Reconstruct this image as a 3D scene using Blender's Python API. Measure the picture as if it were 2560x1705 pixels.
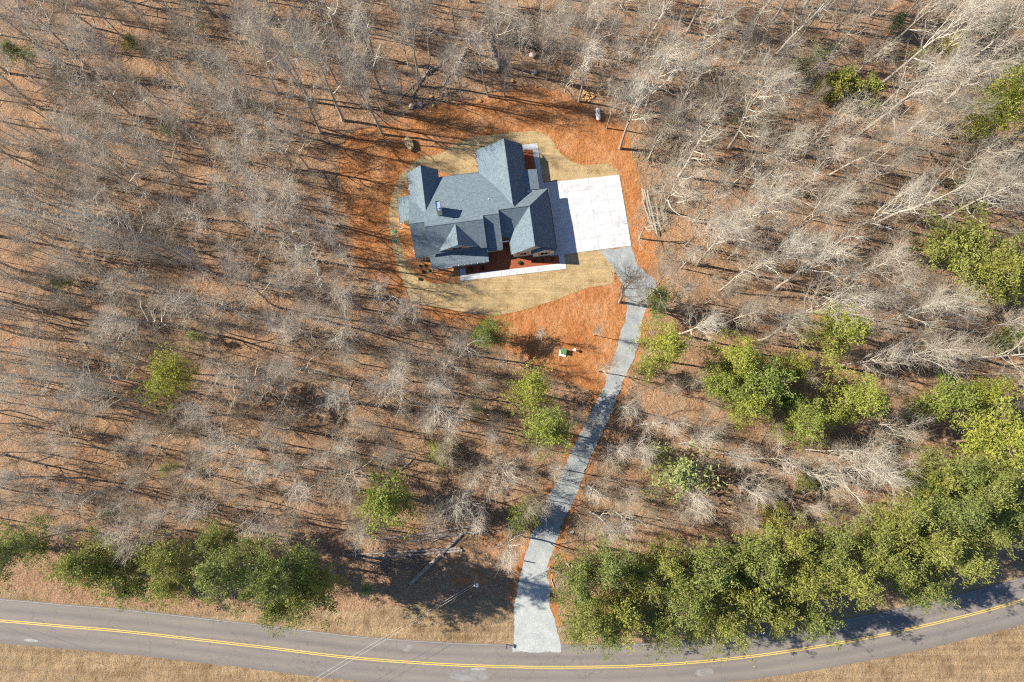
import bpy, bmesh, math, random
import numpy as np
from mathutils import Vector, Matrix, Euler
for o in list(bpy.data.objects): bpy.data.objects.remove(o)
SC = bpy.context.scene
COL = SC.collection
rnd = random.Random(7)
PI = math.pi
# ---------------------------------------------------------------- camera (a drone 117 m up, tilted 7.6 deg off straight down)
F = 1707.0; H = 117.0
TH = math.atan(227.5 / F); ST, CT = math.sin(TH), math.cos(TH)
cam = bpy.data.objects.new("camera", bpy.data.cameras.new("camera"))
COL.objects.link(cam); SC.camera = cam
cam.location = (0, 0, H); cam.rotation_euler = (TH, 0, 0)
cam.data.sensor_width = 36; cam.data.lens = 36 * F / 2560
cam.data.clip_start = 1; cam.data.clip_end = 6000
# ---------------------------------------------------------------- sky and sun
SUN_EL = math.radians(38.5); sd = Vector((-1, 0.2, 0)).normalized() * math.cos(SUN_EL); sd.z = math.sin(SUN_EL)
W = bpy.data.worlds.new("World"); SC.world = W; W.use_nodes = True
nt = W.node_tree; sky = nt.nodes.new('ShaderNodeTexSky'); sky.sky_type = 'NISHITA'; sky.sun_disc = False
sky.sun_elevation = SUN_EL; sky.sun_rotation = math.atan2(sd.x, sd.y)
sky.air_density = 1.0; sky.dust_density = 0.2; sky.ozone_density = 6.0
nt.links.new(sky.outputs[0], nt.nodes['Background'].inputs[0]); nt.nodes['Background'].inputs[1].default_value = 0.085
sl = bpy.data.lights.new("sun", 'SUN'); sl.energy = 5.0; sl.angle = math.radians(0.5); sl.color = (1, 0.92, 0.78)
so = bpy.data.objects.new("sun", sl); COL.objects.link(so); so.rotation_euler = sd.to_track_quat('Z', 'Y').to_euler()
SC.view_settings.view_transform = 'Standard'; SC.view_settings.look = 'None'
SC.view_settings.exposure = 1.27; SC.view_settings.gamma = 1
SC.render.engine = 'CYCLES'
SC.cycles.use_denoising = False; SC.cycles.pixel_filter_type = 'BLACKMAN_HARRIS'; SC.cycles.filter_width = 1.15
SC.cycles.max_bounces = 5; SC.cycles.diffuse_bounces = 2; SC.cycles.transmission_bounces = 2

def at(u, v, z=0.0):            # place of a survey point of the 2560 x 1705 site picture at height z
    a = (u - 1280) / F; b = (852.5 - v) / F
    dx, dy, dz = a, ST + b * CT, -CT + b * ST
    t = (z - H) / dz
    return Vector((dx * t, dy * t, z))
def av(u, v, z=0.0): return at(u * 1.0875, v * 1.0875, z)
def z1(x, y, z=0.0): return at(860 + .35714 * x, 280 + .35714 * y, z)
def z3(x, y, z=0.0): return at(980 + .1913 * x, 70 + .1913 * y, z)
def pix(p):
    d = p[1] * ST - (p[2] - H) * CT
    return 1280 + F * p[0] / d, 852.5 - F * (p[1] * CT + (p[2] - H) * ST) / d

# ---------------------------------------------------------------- materials
def mat(name): m = bpy.data.materials.new(name); m.use_nodes = True; return m, m.node_tree, m.node_tree.nodes['Principled BSDF']
def N(nt, t, **k):
    n = nt.nodes.new(t)
    for a, b in k.items(): setattr(n, a, b)
    return n
def coords(nt, world=True):
    if world: return N(nt, 'ShaderNodeNewGeometry').outputs['Position']
    return N(nt, 'ShaderNodeTexCoord').outputs['Object']
def noise(nt, co, scale, detail=4, rough=.6, dist=0.0, vec_scale=None):
    n = N(nt, 'ShaderNodeTexNoise'); n.inputs['Scale'].default_value = scale; n.inputs['Detail'].default_value = detail
    n.inputs['Roughness'].default_value = rough; n.inputs['Distortion'].default_value = dist
    if vec_scale:
        mp = N(nt, 'ShaderNodeMapping'); mp.inputs['Scale'].default_value = vec_scale[:3]
        if len(vec_scale) > 3: mp.inputs['Rotation'].default_value = (0, 0, vec_scale[3])
        nt.links.new(co, mp.inputs[0]); co = mp.outputs[0]
    nt.links.new(co, n.inputs['Vector']); return n.outputs[0]
def ramp(nt, fac, stops, interp='LINEAR'):
    r = N(nt, 'ShaderNodeValToRGB'); r.color_ramp.interpolation = interp
    e = r.color_ramp.elements
    while len(e) < len(stops): e.new(0.5)
    for i, (p, c) in enumerate(stops):
        e[i].position = p; e[i].color = (*c, 1) if len(c) == 3 else c
    nt.links.new(fac, r.inputs[0]); return r.outputs[0]
def mix(nt, a, b, fac, mode='MIX'):
    m = N(nt, 'ShaderNodeMix', data_type='RGBA', blend_type=mode)
    for s, v in ((0, fac), (6, a), (7, b)):
        if isinstance(v, bpy.types.NodeSocket): nt.links.new(v, m.inputs[s])
        elif isinstance(v, (int, float)): m.inputs[s].default_value = v
        else: m.inputs[s].default_value = (*v, 1)
    return m.outputs[2]
def bump(nt, b, h, strength, dist):
    n = N(nt, 'ShaderNodeBump'); n.inputs['Strength'].default_value = strength; n.inputs['Distance'].default_value = dist
    nt.links.new(h, n.inputs['Height']); nt.links.new(n.outputs[0], b.inputs['Normal'])
def math_(nt, op, a, b):
    n = N(nt, 'ShaderNodeMath', operation=op)
    for i, v in enumerate((a, b)):
        if isinstance(v, bpy.types.NodeSocket): nt.links.new(v, n.inputs[i])
        else: n.inputs[i].default_value = v
    return n.outputs[0]
def simple(name, c, rough=.8, nscale=None, amt=.25, metal=0, spec=.3, world=False, bmp=0):
    m, nt, b = mat(name); b.inputs['Roughness'].default_value = rough; b.inputs['Metallic'].default_value = metal
    b.inputs['Specular IOR Level'].default_value = spec
    if nscale:
        co = coords(nt, world); n = noise(nt, co, nscale)
        lo = tuple(x * (1 - amt) for x in c); hi = tuple(min(1, x * (1 + amt)) for x in c)
        nt.links.new(ramp(nt, n, [(.3, lo), (.7, hi)]), b.inputs['Base Color'])
        if bmp: bump(nt, b, n, 1, bmp)
    else: b.inputs['Base Color'].default_value = (*c, 1)
    return m

def clay_color(nt, co):
    c1 = ramp(nt, noise(nt, co, .22, 5, .65), [(.3, (.33, .125, .042)), (.5, (.39, .172, .068)), (.68, (.45, .24, .12))])
    c2 = ramp(nt, noise(nt, co, 2.2, 6, .75), [(.32, (.55, .5, .48)), (.5, (.98, .98, .98)), (.68, (1.25, 1.22, 1.2))])
    return mix(nt, c1, c2, .75, 'MULTIPLY')
def litter_color(nt, co):
    a = ramp(nt, noise(nt, co, 4.6, 8, .92), [(.37, (.065, .040, .025)), (.46, (.21, .132, .08)), (.54, (.345, .222, .14)), (.63, (.57, .44, .31))])
    b = ramp(nt, noise(nt, co, .16, 6, .72), [(.33, (.74, .66, .60)), (.45, (.98, .90, .84)), (.55, (1.06, 1.05, 1.0)), (.67, (1.16, .90, .72))])
    return mix(nt, a, b, .9, 'MULTIPLY')
def grass_color(nt, co, c=((.26, .16, .065), (.44, .30, .135), (.56, .41, .21))):
    a = ramp(nt, noise(nt, co, 5, 7, .8), [(.34, c[0]), (.5, c[1]), (.66, c[2])])
    b = ramp(nt, noise(nt, co, .35, 5, .65), [(.32, (.62, .56, .48)), (.5, (.95, .95, .95)), (.68, (1.15, 1.10, 1.0))])
    return mix(nt, a, b, .8, 'MULTIPLY')

def ground_mat():
    m, nt, b = mat("forest_floor"); co = coords(nt)
    def att(n): a = N(nt, 'ShaderNodeAttribute', attribute_name=n); return a.outputs['Fac']
    edge = noise(nt, co, .6, 6, .75)
    def mask(n):
        s = math_(nt, 'ADD', att(n), math_(nt, 'MULTIPLY', math_(nt, 'SUBTRACT', edge, .5), 1.3))
        return ramp(nt, s, [(.44, (0, 0, 0)), (.56, (1, 1, 1))])
    c = mix(nt, litter_color(nt, co), clay_color(nt, co), mask('clay'))
    vg = grass_color(nt, co, ((.17, .115, .065), (.30, .215, .13), (.41, .31, .205)))
    vb = ramp(nt, noise(nt, co, 1.0, 4, .6, 0, (.05, 1.1, 1, -.12)), [(.35, (.80, .76, .70)), (.65, (1.14, 1.12, 1.08))])
    vg = mix(nt, vg, vb, .85, 'MULTIPLY')
    c = mix(nt, c, vg, mask('verge'))
    nt.links.new(c, b.inputs['Base Color']); b.inputs['Roughness'].default_value = .95; b.inputs['Specular IOR Level'].default_value = .1
    h = math_(nt, 'ADD', noise(nt, co, 3.1, 8, .8), math_(nt, 'MULTIPLY', noise(nt, co, .8, 3, .5), 1.5))
    bump(nt, b, h, 1, .45); return m
M = {}
M['ground'] = ground_mat()
def cover(name, col, bdist, nsc, rough=.95):
    m, nt, b = mat(name); co = coords(nt); nt.links.new(col(nt, co), b.inputs['Base Color'])
    b.inputs['Roughness'].default_value = rough; b.inputs['Specular IOR Level'].default_value = .1
    bump(nt, b, noise(nt, co, nsc, 7, .8), 1, bdist); return m
def lawn_col(nt, co):
    g = grass_color(nt, co, ((.225, .16, .082), (.35, .265, .15), (.45, .36, .225)))
    st = ramp(nt, noise(nt, co, 1.0, 3, .6, 0, (.12, 2.2, 1, -.16)), [(.35, (.82, .80, .74)), (.65, (1.1, 1.08, 1.03))])
    sp = ramp(nt, noise(nt, co, .9, 5, .7), [(.33, (.70, .55, .40)), (.47, (1, 1, 1))])
    return mix(nt, mix(nt, g, st, .8, 'MULTIPLY'), sp, .7, 'MULTIPLY')
M['lawn'] = cover("dormant_lawn", lawn_col, .12, 5)
M['bed'] = cover("clay_bed", clay_color, .12, 3)
M['mulch'] = cover("bark_mulch", lambda nt, co: ramp(nt, noise(nt, co, 6, 7, .8), [(.3, (.10, .025, .015)), (.5, (.26, .075, .035)), (.7, (.40, .15, .075))]), .12, 6)
def gravel_col(nt, co):
    a = ramp(nt, noise(nt, co, 11, 6, .9), [(.36, (.10, .11, .115)), (.47, (.22, .235, .245)), (.55, (.29, .305, .31)), (.65, (.48, .50, .50))])
    b = ramp(nt, noise(nt, co, .5, 5, .7), [(.3, (.62, .64, .64)), (.5, (.92, .93, .92)), (.7, (1.2, 1.18, 1.13))])
    sepy = N(nt, 'ShaderNodeSeparateXYZ'); nt.links.new(co, sepy.inputs[0])   # fresher, paler stone near the road
    f = N(nt, 'ShaderNodeMapRange'); nt.links.new(sepy.outputs[1], f.inputs[0])
    f.inputs[1].default_value = -16; f.inputs[2].default_value = -26; f.inputs[3].default_value = 0; f.inputs[4].default_value = 1
    return mix(nt, mix(nt, a, b, .9, 'MULTIPLY'), mix(nt, mix(nt, a, b, .6, 'MULTIPLY'), (1.28, 1.26, 1.2), 1, 'MULTIPLY'), f.outputs[0])
M['gravel'] = cover("gravel", gravel_col, .05, 10)
def asphalt_mat():
    m, nt, b = mat("asphalt"); uv = N(nt, 'ShaderNodeUVMap').outputs[0]; co = coords(nt)
    sep = N(nt, 'ShaderNodeSeparateXYZ'); nt.links.new(uv, sep.inputs[0])
    wear = ramp(nt, sep.outputs[1], [(0, (.80, .80, .80)), (.1, (.95, .95, .95)), (.16, (1.06, 1.04, 1.0)), (.27, (.86, .86, .88)), (.38, (1.08, 1.05, 1.0)), (.5, (.88, .88, .9)), (.62, (1.08, 1.05, 1.0)), (.73, (.84, .84, .86)), (.84, (1.06, 1.04, 1)), (.93, (.98, .98, .98)), (1, (.8, .8, .8))])
    base = ramp(nt, noise(nt, co, 7, 8, .8), [(.3, (.105, .094, .086)), (.5, (.158, .142, .13)), (.7, (.22, .20, .185))])
    c = mix(nt, base, wear, 1, 'MULTIPLY')
    lg = ramp(nt, noise(nt, uv, 1, 5, .7, 0, (.05, 3, 1)), [(.35, (.86, .86, .87)), (.65, (1.12, 1.1, 1.07))])
    c = mix(nt, c, lg, .8, 'MULTIPLY')
    v = N(nt, 'ShaderNodeTexVoronoi', feature='DISTANCE_TO_EDGE'); v.inputs['Scale'].default_value = .22
    mp = N(nt, 'ShaderNodeMapping'); nt.links.new(co, mp.inputs[0])
    dn = N(nt, 'ShaderNodeVectorMath', operation='ADD'); nn = N(nt, 'ShaderNodeTexNoise'); nn.inputs['Scale'].default_value = .9; nt.links.new(co, nn.inputs[0])
    sc = N(nt, 'ShaderNodeVectorMath', operation='SCALE'); sc.inputs[3].default_value = 1.6; nt.links.new(nn.outputs[1], sc.inputs[0])
    nt.links.new(co, dn.inputs[0]); nt.links.new(sc.outputs[0], dn.inputs[1]); nt.links.new(dn.outputs[0], v.inputs['Vector'])
    crack = ramp(nt, v.outputs[0], [(0, (.62, .62, .62)), (.012, (1, 1, 1))])
    c = mix(nt, c, crack, .7, 'MULTIPLY')
    nt.links.new(c, b.inputs['Base Color']); b.inputs['Roughness'].default_value = .85; b.inputs['Specular IOR Level'].default_value = .25
    return m
M['asphalt'] = asphalt_mat()
def concrete_mat():
    m, nt, b = mat("concrete"); co = coords(nt)
    a = ramp(nt, noise(nt, co, .7, 6, .7), [(.3, (.35, .36, .375)), (.7, (.43, .445, .465))])
    st = ramp(nt, noise(nt, co, .45, 6, .75, .5), [(.34, (.72, .71, .68)), (.45, (1, 1, 1))])
    nt.links.new(mix(nt, a, st, .7, 'MULTIPLY'), b.inputs['Base Color']); b.inputs['Roughness'].default_value = .9
    b.inputs['Specular IOR Level'].default_value = .1
    return m
M['concrete'] = concrete_mat()
M['joint'] = simple("control_joint", (.20, .19, .18))
M['paint_yellow'] = simple("yellow_paint", (.52, .35, .07), .7, 3, .22, world=True)
M['paint_white'] = simple("white_paint", (.235, .22, .205), .7, 1.5, .25, world=True)
M['patch'] = simple("asphalt_patch", (.17, .162, .155), .9, 1.2, .25, world=True)
M['stain'] = simple("limestone_dust", (.24, .24, .235), .9, 2.5, .3, world=True)
def shingle_mat():
    m, nt, b = mat("shingles"); co = coords(nt, False)
    a = ramp(nt, noise(nt, co, 7, 6, .85), [(.32, (.045, .066, .084)), (.5, (.112, .146, .174)), (.68, (.215, .258, .285))])
    l = ramp(nt, noise(nt, co, 1.6, 6, .75), [(.3, (.76, .78, .80)), (.7, (1.2, 1.2, 1.18))])
    # shingle courses follow height up the slope
    sp = N(nt, 'ShaderNodeSeparateXYZ'); nt.links.new(co, sp.inputs[0])
    w = math_(nt, 'FRACT', math_(nt, 'MULTIPLY', sp.outputs[2], 5.5), 0)
    cr = ramp(nt, w, [(0, (.72, .72, .72)), (.25, (1.02, 1.02, 1.02)), (1, (1.06, 1.06, 1.06))])
    nt.links.new(mix(nt, mix(nt, a, l, 1, 'MULTIPLY'), cr, .7, 'MULTIPLY'), b.inputs['Base Color']); b.inputs['Roughness'].default_value = .9
    b.inputs['Specular IOR Level'].default_value = .15
    bump(nt, b, noise(nt, co, 7, 4, .8), .6, .04); return m
M['shingle'] = shingle_mat()
def siding_mat():
    m, nt, b = mat("siding"); co = coords(nt, False); sp = N(nt, 'ShaderNodeSeparateXYZ'); nt.links.new(co, sp.inputs[0])
    w = math_(nt, 'FRACT', math_(nt, 'MULTIPLY', sp.outputs[2], 5.6), 0)
    nt.links.new(ramp(nt, w, [(0, (.30, .31, .24)), (.15, (.50, .52, .42)), (1, (.55, .57, .47))]), b.inputs['Base Color']); b.inputs['Roughness'].default_value = .7
    return m
M['siding'] = siding_mat()
M['fascia'] = simple("fascia", (.10, .12, .14), .6)
M['white'] = simple("white_trim", (.80, .80, .78), .5)
M['cedar'] = simple("cedar", (.62, .22, .07), .7, 4, .2)
M['glass'] = simple("window_glass", (.02, .025, .03), .08, spec=.6)
M['door'] = simple("panel_door", (.35, .20, .10), .5, 2, .2)
M['flue'] = simple("flue_metal", (.55, .62, .70), .35, metal=.8)
M['wire'] = simple('wire_metal', (.5, .5, .48), .6)
M['darkmetal'] = simple("dark_metal", (.03, .03, .035), .5)
M['galv'] = simple("galvanised", (.36, .38, .40), .45, metal=.4)
M['tank'] = simple("white_enamel", (.82, .82, .80), .35)
M['green'] = simple("green_enamel", (.07, .17, .075), .45, 4, .15)
M['teal'] = simple("green_lid", (.02, .22, .13), .5)
M['blue'] = simple("blue_plastic", (.08, .28, .62), .4)
M['padstone'] = simple("pad_stone", (.72, .66, .50), .9)
M['rock_o'] = simple("ochre_rock", (.42, .25, .10), .9, 3, .45, bmp=.08)
M['rock_g'] = simple("grey_rock", (.42, .36, .28), .9, 2.5, .5, bmp=.1)
M['mossrock'] = simple("mossy_rock", (.36, .29, .16), .95, 2.2, .5, bmp=.12)
def bark(name, c, amt=.35, rnd_amt=.35, sc=6):
    m, nt, b = mat(name); co = coords(nt, True)
    n = ramp(nt, noise(nt, co, sc, 4, .7), [(.3, tuple(x * (1 - amt) for x in c)), (.7, tuple(min(1, x * (1 + amt)) for x in c))])
    r = ramp(nt, N(nt, 'ShaderNodeObjectInfo').outputs['Random'], [(0, (1 - rnd_amt, 1 - rnd_amt, 1 - rnd_amt)), (.5, (1, .96, .93)), (1, (1 + rnd_amt * .6, 1 + rnd_amt * .6, 1 + rnd_amt * .62))])
    nt.links.new(mix(nt, n, r, 1, 'MULTIPLY'), b.inputs['Base Color']); b.inputs['Roughness'].default_value = .9; b.inputs['Specular IOR Level'].default_value = .1
    return m
M['bark'] = bark("grey_bark", (.36, .33, .28))
M['twig'] = bark("twig_bark", (.40, .352, .285), .25, .3, 1.0)
M['twig_pale'] = bark("pale_twig_bark", (.44, .40, .325), .2, .2, 1.0)
M['twig_unlit'] = bark('unlit_twig_bark', (.12, .10, .08), .2, .1, 2.0)  # twigs darkened in colour for their unlit side and contrast with pale concrete
M['limb'] = bark("limb_bark", (.50, .465, .39), .2, .25, 2.0)
M['brush'] = bark("brush_bark", (.33, .285, .215), .3, .3, 1.0)
M['pinebark'] = bark("pine_bark", (.27, .20, .15))
M['deadwood'] = simple("dead_wood", (.23, .19, .165), .9, 3, .5, world=True, bmp=.05)
M['barelog'] = simple("peeled_log", (.27, .225, .165), .9, 3, .25, world=True)
M['darkwood'] = simple("rotten_wood", (.08, .05, .06), .95, 2, .5, world=True, bmp=.1)
M['root'] = simple("root_mass", (.05, .045, .05), .95, 3, .5, world=True)
def leafmat(name, c1, c2, c3):
    m = bpy.data.materials.new(name); m.use_nodes = True; nt = m.node_tree
    out = nt.nodes['Material Output']; b = nt.nodes['Principled BSDF']
    co = coords(nt, True); n = noise(nt, co, .9, 4, .7)
    c = ramp(nt, n, [(.32, c1), (.5, c2), (.68, c3)])
    r = ramp(nt, N(nt, 'ShaderNodeObjectInfo').outputs['Random'], [(0, (.78, .86, .95)), (.5, (1, 1, 1)), (1, (1.22, 1.1, .9))])
    c = mix(nt, c, r, 1, 'MULTIPLY')
    nt.links.new(c, b.inputs['Base Color']); b.inputs['Roughness'].default_value = .7; b.inputs['Specular IOR Level'].default_value = .15
    tr = N(nt, 'ShaderNodeBsdfTranslucent'); nt.links.new(c, tr.inputs[0])
    mx = N(nt, 'ShaderNodeMixShader'); mx.inputs[0].default_value = .35
    nt.links.new(b.outputs[0], mx.inputs[1]); nt.links.new(tr.outputs[0], mx.inputs[2]); nt.links.new(mx.outputs[0], out.inputs[0]); return m
M['needles'] = leafmat("pine_needles", (.14, .165, .045), (.225, .25, .065), (.34, .36, .11))
M['needles_bright'] = leafmat("bright_needles", (.16, .20, .04), (.255, .295, .06), (.37, .39, .11))
M['needles_pale'] = leafmat("pale_needles", (.16, .20, .07), (.25, .29, .11), (.35, .38, .17))
M['leaf_yellow'] = leafmat("yellow_leaves", (.26, .24, .03), (.40, .36, .05), (.52, .46, .10))
M['shrub'] = leafmat("shrub_leaves", (.05, .07, .03), (.08, .11, .04), (.12, .14, .06))

# ---------------------------------------------------------------- helpers
def link(o, parent=None):
    COL.objects.link(o)
    if parent: o.parent = parent
    return o
def tag(o, label=None, cat=None, group=None, kind=None):
    if label: o['label'] = label
    if cat: o['category'] = cat
    if group: o['group'] = group
    if kind: o['kind'] = kind
    return o
def empty(name, loc, rz=0): 
    o = bpy.data.objects.new(name, None); COL.objects.link(o); o.location = loc; o.rotation_euler = (0, 0, rz); o.empty_display_size = .5; return o
def mesh_np(name, V, Fq, mats, midx=None, smooth=False):
    V = np.asarray(V, dtype=np.float32); Fq = np.asarray(Fq, dtype=np.int32); k = Fq.shape[1]
    me = bpy.data.meshes.new(name); me.vertices.add(len(V)); me.vertices.foreach_set('co', V.ravel())
    me.loops.add(Fq.size); me.loops.foreach_set('vertex_index', Fq.ravel())
    me.polygons.add(len(Fq)); me.polygons.foreach_set('loop_start', np.arange(0, Fq.size, k, dtype=np.int32))
    for m in mats: me.materials.append(m)
    if midx is not None: me.polygons.foreach_set('material_index', np.asarray(midx, dtype=np.int32))
    if smooth: me.polygons.foreach_set('use_smooth', np.ones(len(Fq), dtype=bool))
    me.update(calc_edges=True); me.validate(); return me
def segs_mesh(name, S, m, sides=3, m2=None, rcut=.03):
    """S rows: p0(3) p1(3) r0 r1 -> one prism per segment"""
    S = np.asarray(S, dtype=np.float64); n = len(S); p0 = S[:, :3]; p1 = S[:, 3:6]; d = p1 - p0
    L = np.linalg.norm(d, axis=1, keepdims=True); d = d / np.maximum(L, 1e-6); p1 = p1 + d * (S[:, 6:7] * .4)
    a = np.where(np.abs(d[:, 2:3]) < .9, np.array([[0, 0, 1.]]), np.array([[1., 0, 0]]))
    x = np.cross(d, a); x /= np.linalg.norm(x, axis=1, keepdims=True); y = np.cross(d, x)
    V = np.zeros((n, 2, sides, 3))
    for k in range(sides):
        t = 2 * PI * k / sides; off = math.cos(t) * x + math.sin(t) * y
        V[:, 0, k] = p0 + off * S[:, 6:7]; V[:, 1, k] = p1 + off * S[:, 7:8]
    b = (np.arange(n) * 2 * sides)[:, None]
    Q = np.stack([np.concatenate([b + k, b + (k + 1) % sides, b + sides + (k + 1) % sides, b + sides + k], axis=1) for k in range(sides)], axis=1).reshape(-1, 4)
    mi = np.repeat((S[:, 6] < rcut).astype(int), sides) if m2 else None
    return mesh_np(name, V.reshape(-1, 3), Q, [m, m2] if m2 else [m], mi)
def tube_bm(bm, pts, rads, sides=8, cap=True):
    pts = [Vector(p) for p in pts]; rings = []
    for i, p in enumerate(pts):
        d = (pts[min(i + 1, len(pts) - 1)] - pts[max(i - 1, 0)]).normalized()
        a = Vector((0, 0, 1)) if abs(d.z) < .9 else Vector((1, 0, 0))
        x = d.cross(a).normalized(); y = d.cross(x)
        rings.append([bm.verts.new(p + (x * math.cos(2 * PI * k / sides) + y * math.sin(2 * PI * k / sides)) * rads[i]) for k in range(sides)])
    for a, b in zip(rings, rings[1:]):
        for k in range(sides): bm.faces.new((a[k], a[(k + 1) % sides], b[(k + 1) % sides], b[k]))
    if cap: bm.faces.new(rings[0][::-1]); bm.faces.new(rings[-1])
def box_bm(bm, c, s, rz=0):
    r = bmesh.ops.create_cube(bm, size=1)
    Mx = Matrix.Translation(c) @ Matrix.Rotation(rz, 4, 'Z') @ Matrix.Diagonal((*s, 1))
    bmesh.ops.transform(bm, matrix=Mx, verts=r['verts']); return r['verts']
def bmobj(name, fn, m, parent=None, bevel=0, smooth=False):
    bm = bmesh.new(); fn(bm)
    bmesh.ops.recalc_face_normals(bm, faces=bm.faces)
    if bevel: bmesh.ops.bevel(bm, geom=list(bm.edges), offset=bevel, segments=2, affect='EDGES', clamp_overlap=True)
    me = bpy.data.meshes.new(name); bm.to_mesh(me); bm.free()
    for x in (m if isinstance(m, list) else [m]): me.materials.append(x)
    if smooth: me.polygons.foreach_set('use_smooth', [True] * len(me.polygons))
    return link(bpy.data.objects.new(name, me), parent)
def boxobj(name, c, s, m, parent=None, bevel=0, rz=0): return bmobj(name, lambda bm: box_bm(bm, c, s, rz), m, parent, bevel)

def smooth_poly(pts, closed=True, n=6):
    P = [Vector(p) for p in pts]; out = []; L = len(P)
    rng = range(L) if closed else range(L - 1)
    g = (lambda i: P[i % L]) if closed else (lambda i: P[max(0, min(L - 1, i))])
    for i in rng:
        p0, p1, p2, p3 = g(i - 1), g(i), g(i + 1), g(i + 2)
        for k in range(n):
            t = k / n
            out.append(.5 * ((2 * p1) + (p2 - p0) * t + (2 * p0 - 5 * p1 + 4 * p2 - p3) * t * t + (3 * p1 - p0 - 3 * p2 + p3) * t ** 3))
    if not closed: out.append(P[-1])
    return out
def jag(pts, amp, step=.35, seed=1):      # ragged outline: pushed in and out across the edge only
    r = random.Random(seed); out = []; L = len(pts); w = 0
    for i in range(L):
        a, b = pts[i], pts[(i + 1) % L]; d = b - a; n = max(1, int(d.length / step)); nn = Vector((-d.y, d.x, 0)).normalized()
        for k in range(n):
            w = w * .6 + r.uniform(-amp, amp) * .8
            out.append(a.lerp(b, k / n) + nn * w)
    return out
def sheet(name, pts, z, m, parent=None, thick=0):
    def f(bm):
        vs = [bm.verts.new((p[0], p[1], z)) for p in pts]; fc = bm.faces.new(vs)
        if fc.normal.z < 0: fc.normal_flip()
        if thick:
            r = bmesh.ops.extrude_face_region(bm, geom=[fc]); bmesh.ops.translate(bm, vec=(0, 0, -thick), verts=[v for v in r['geom'] if isinstance(v, bmesh.types.BMVert)])
        else:
            bmesh.ops.triangulate(bm, faces=bm.faces)
            for q in bm.faces: q.normal_update()
            bad = [q for q in bm.faces if q.normal.z < 0]
            if bad: bmesh.ops.reverse_faces(bm, faces=bad)
    o = bmobj(name, f, m, parent)
    if not thick:
        me = o.data
        if me.polygons[0].normal.z < 0: me.flip_normals()
    return o

# ---------------------------------------------------------------- site outlines
road_c = smooth_poly([av(*p) for p in [(-500, 1404), (-250, 1411), (0, 1427), (150, 1440), (300, 1453), (600, 1487), (800, 1511), (1000, 1526), (1150, 1532), (1300, 1534), (1500, 1529), (1700, 1512), (1900, 1483), (2100, 1444), (2354, 1379), (2700, 1265), (3100, 1110)]], False, 8)
drive_l = [(1378, 578), (1425, 640), (1440, 700), (1430, 760), (1405, 840), (1385, 895), (1345, 975), (1300, 1065), (1255, 1150), (1225, 1220), (1207, 1280), (1190, 1340), (1180, 1400), (1182, 1440), (1178, 1497)]
drive_r = [(1450, 566), (1468, 610), (1490, 632), (1508, 655), (1478, 730), (1468, 790), (1440, 860), (1425, 900), (1390, 985), (1350, 1070), (1320, 1150), (1290, 1210), (1272, 1270), (1257, 1310), (1265, 1360), (1267, 1400), (1280, 1440), (1290, 1498)]
drive = smooth_poly([av(*p) for p in drive_l], False, 5) + smooth_poly([av(*p) for p in drive_r], False, 5)[::-1]
lawn = smooth_poly([z1(*p) for p in [(1350, 135), (1450, 190), (1510, 280), (1610, 355), (1720, 372), (1840, 360), (1895, 395), (1930, 450), (2010, 940), (1890, 960), (1885, 1185), (1700, 1228), (1450, 1325), (1250, 1385), (1050, 1420), (900, 1412), (750, 1385), (600, 1360), (490, 1325), (440, 1260), (410, 1170), (380, 1080), (350, 980), (325, 860), (315, 750), (322, 650), (345, 560), (365, 500), (400, 430), (480, 360), (560, 315), (680, 290), (780, 220), (880, 182), (1000, 165), (1200, 142)]], True, 5)
clay = [av(*p) for p in [(905, 280), (960, 252), (1050, 232), (1150, 213), (1220, 195), (1290, 212), (1330, 235), (1400, 258), (1440, 300), (1452, 350), (1468, 400), (1482, 470), (1502, 540), (1505, 590), (1540, 640), (1510, 660), (1470, 760), (1440, 880), (1400, 910), (1350, 895), (1290, 868), (1220, 835), (1150, 800), (1080, 765), (1020, 745), (960, 712), (900, 672), (850, 640), (815, 590), (800, 520), (790, 450), (782, 390), (772, 340), (800, 310), (850, 290)]]
verge_up = [av(*p) for p in [(-700, 1330), (0, 1345), (120, 1385), (400, 1400), (700, 1405), (850, 1400), (1000, 1385), (1150, 1370), (1200, 1420), (1290, 1440), (1500, 1465), (1750, 1455), (2000, 1400), (2200, 1345), (2354, 1290), (3200, 1000), (3200, 1800), (-700, 1800)]]
def in_poly(X, Y, poly):
    X = np.asarray(X, float); Y = np.asarray(Y, float); c = np.zeros(X.shape, bool); n = len(poly)
    for i in range(n):
        x0, y0 = poly[i][0], poly[i][1]; x1, y1 = poly[(i + 1) % n][0], poly[(i + 1) % n][1]
        if y0 == y1: continue
        c ^= ((y0 > Y) != (y1 > Y)) & (X < (x1 - x0) * (Y - y0) / (y1 - y0) + x0)
    return c
RC = np.array([[p.x, p.y] for p in road_c])
def road_dist(x, y): return float(np.sqrt(((RC - (x, y)) ** 2).sum(1)).min())
DC = np.array([[(at(a[0] * 1.0875, a[1] * 1.0875) + at(b[0] * 1.0875, b[1] * 1.0875)).x / 2, (at(a[0] * 1.0875, a[1] * 1.0875) + at(b[0] * 1.0875, b[1] * 1.0875)).y / 2] for a, b in zip(smooth_poly([Vector((*p, 0)) for p in drive_l], False, 4), smooth_poly([Vector((*p, 0)) for p in drive_l], False, 4))])

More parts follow.
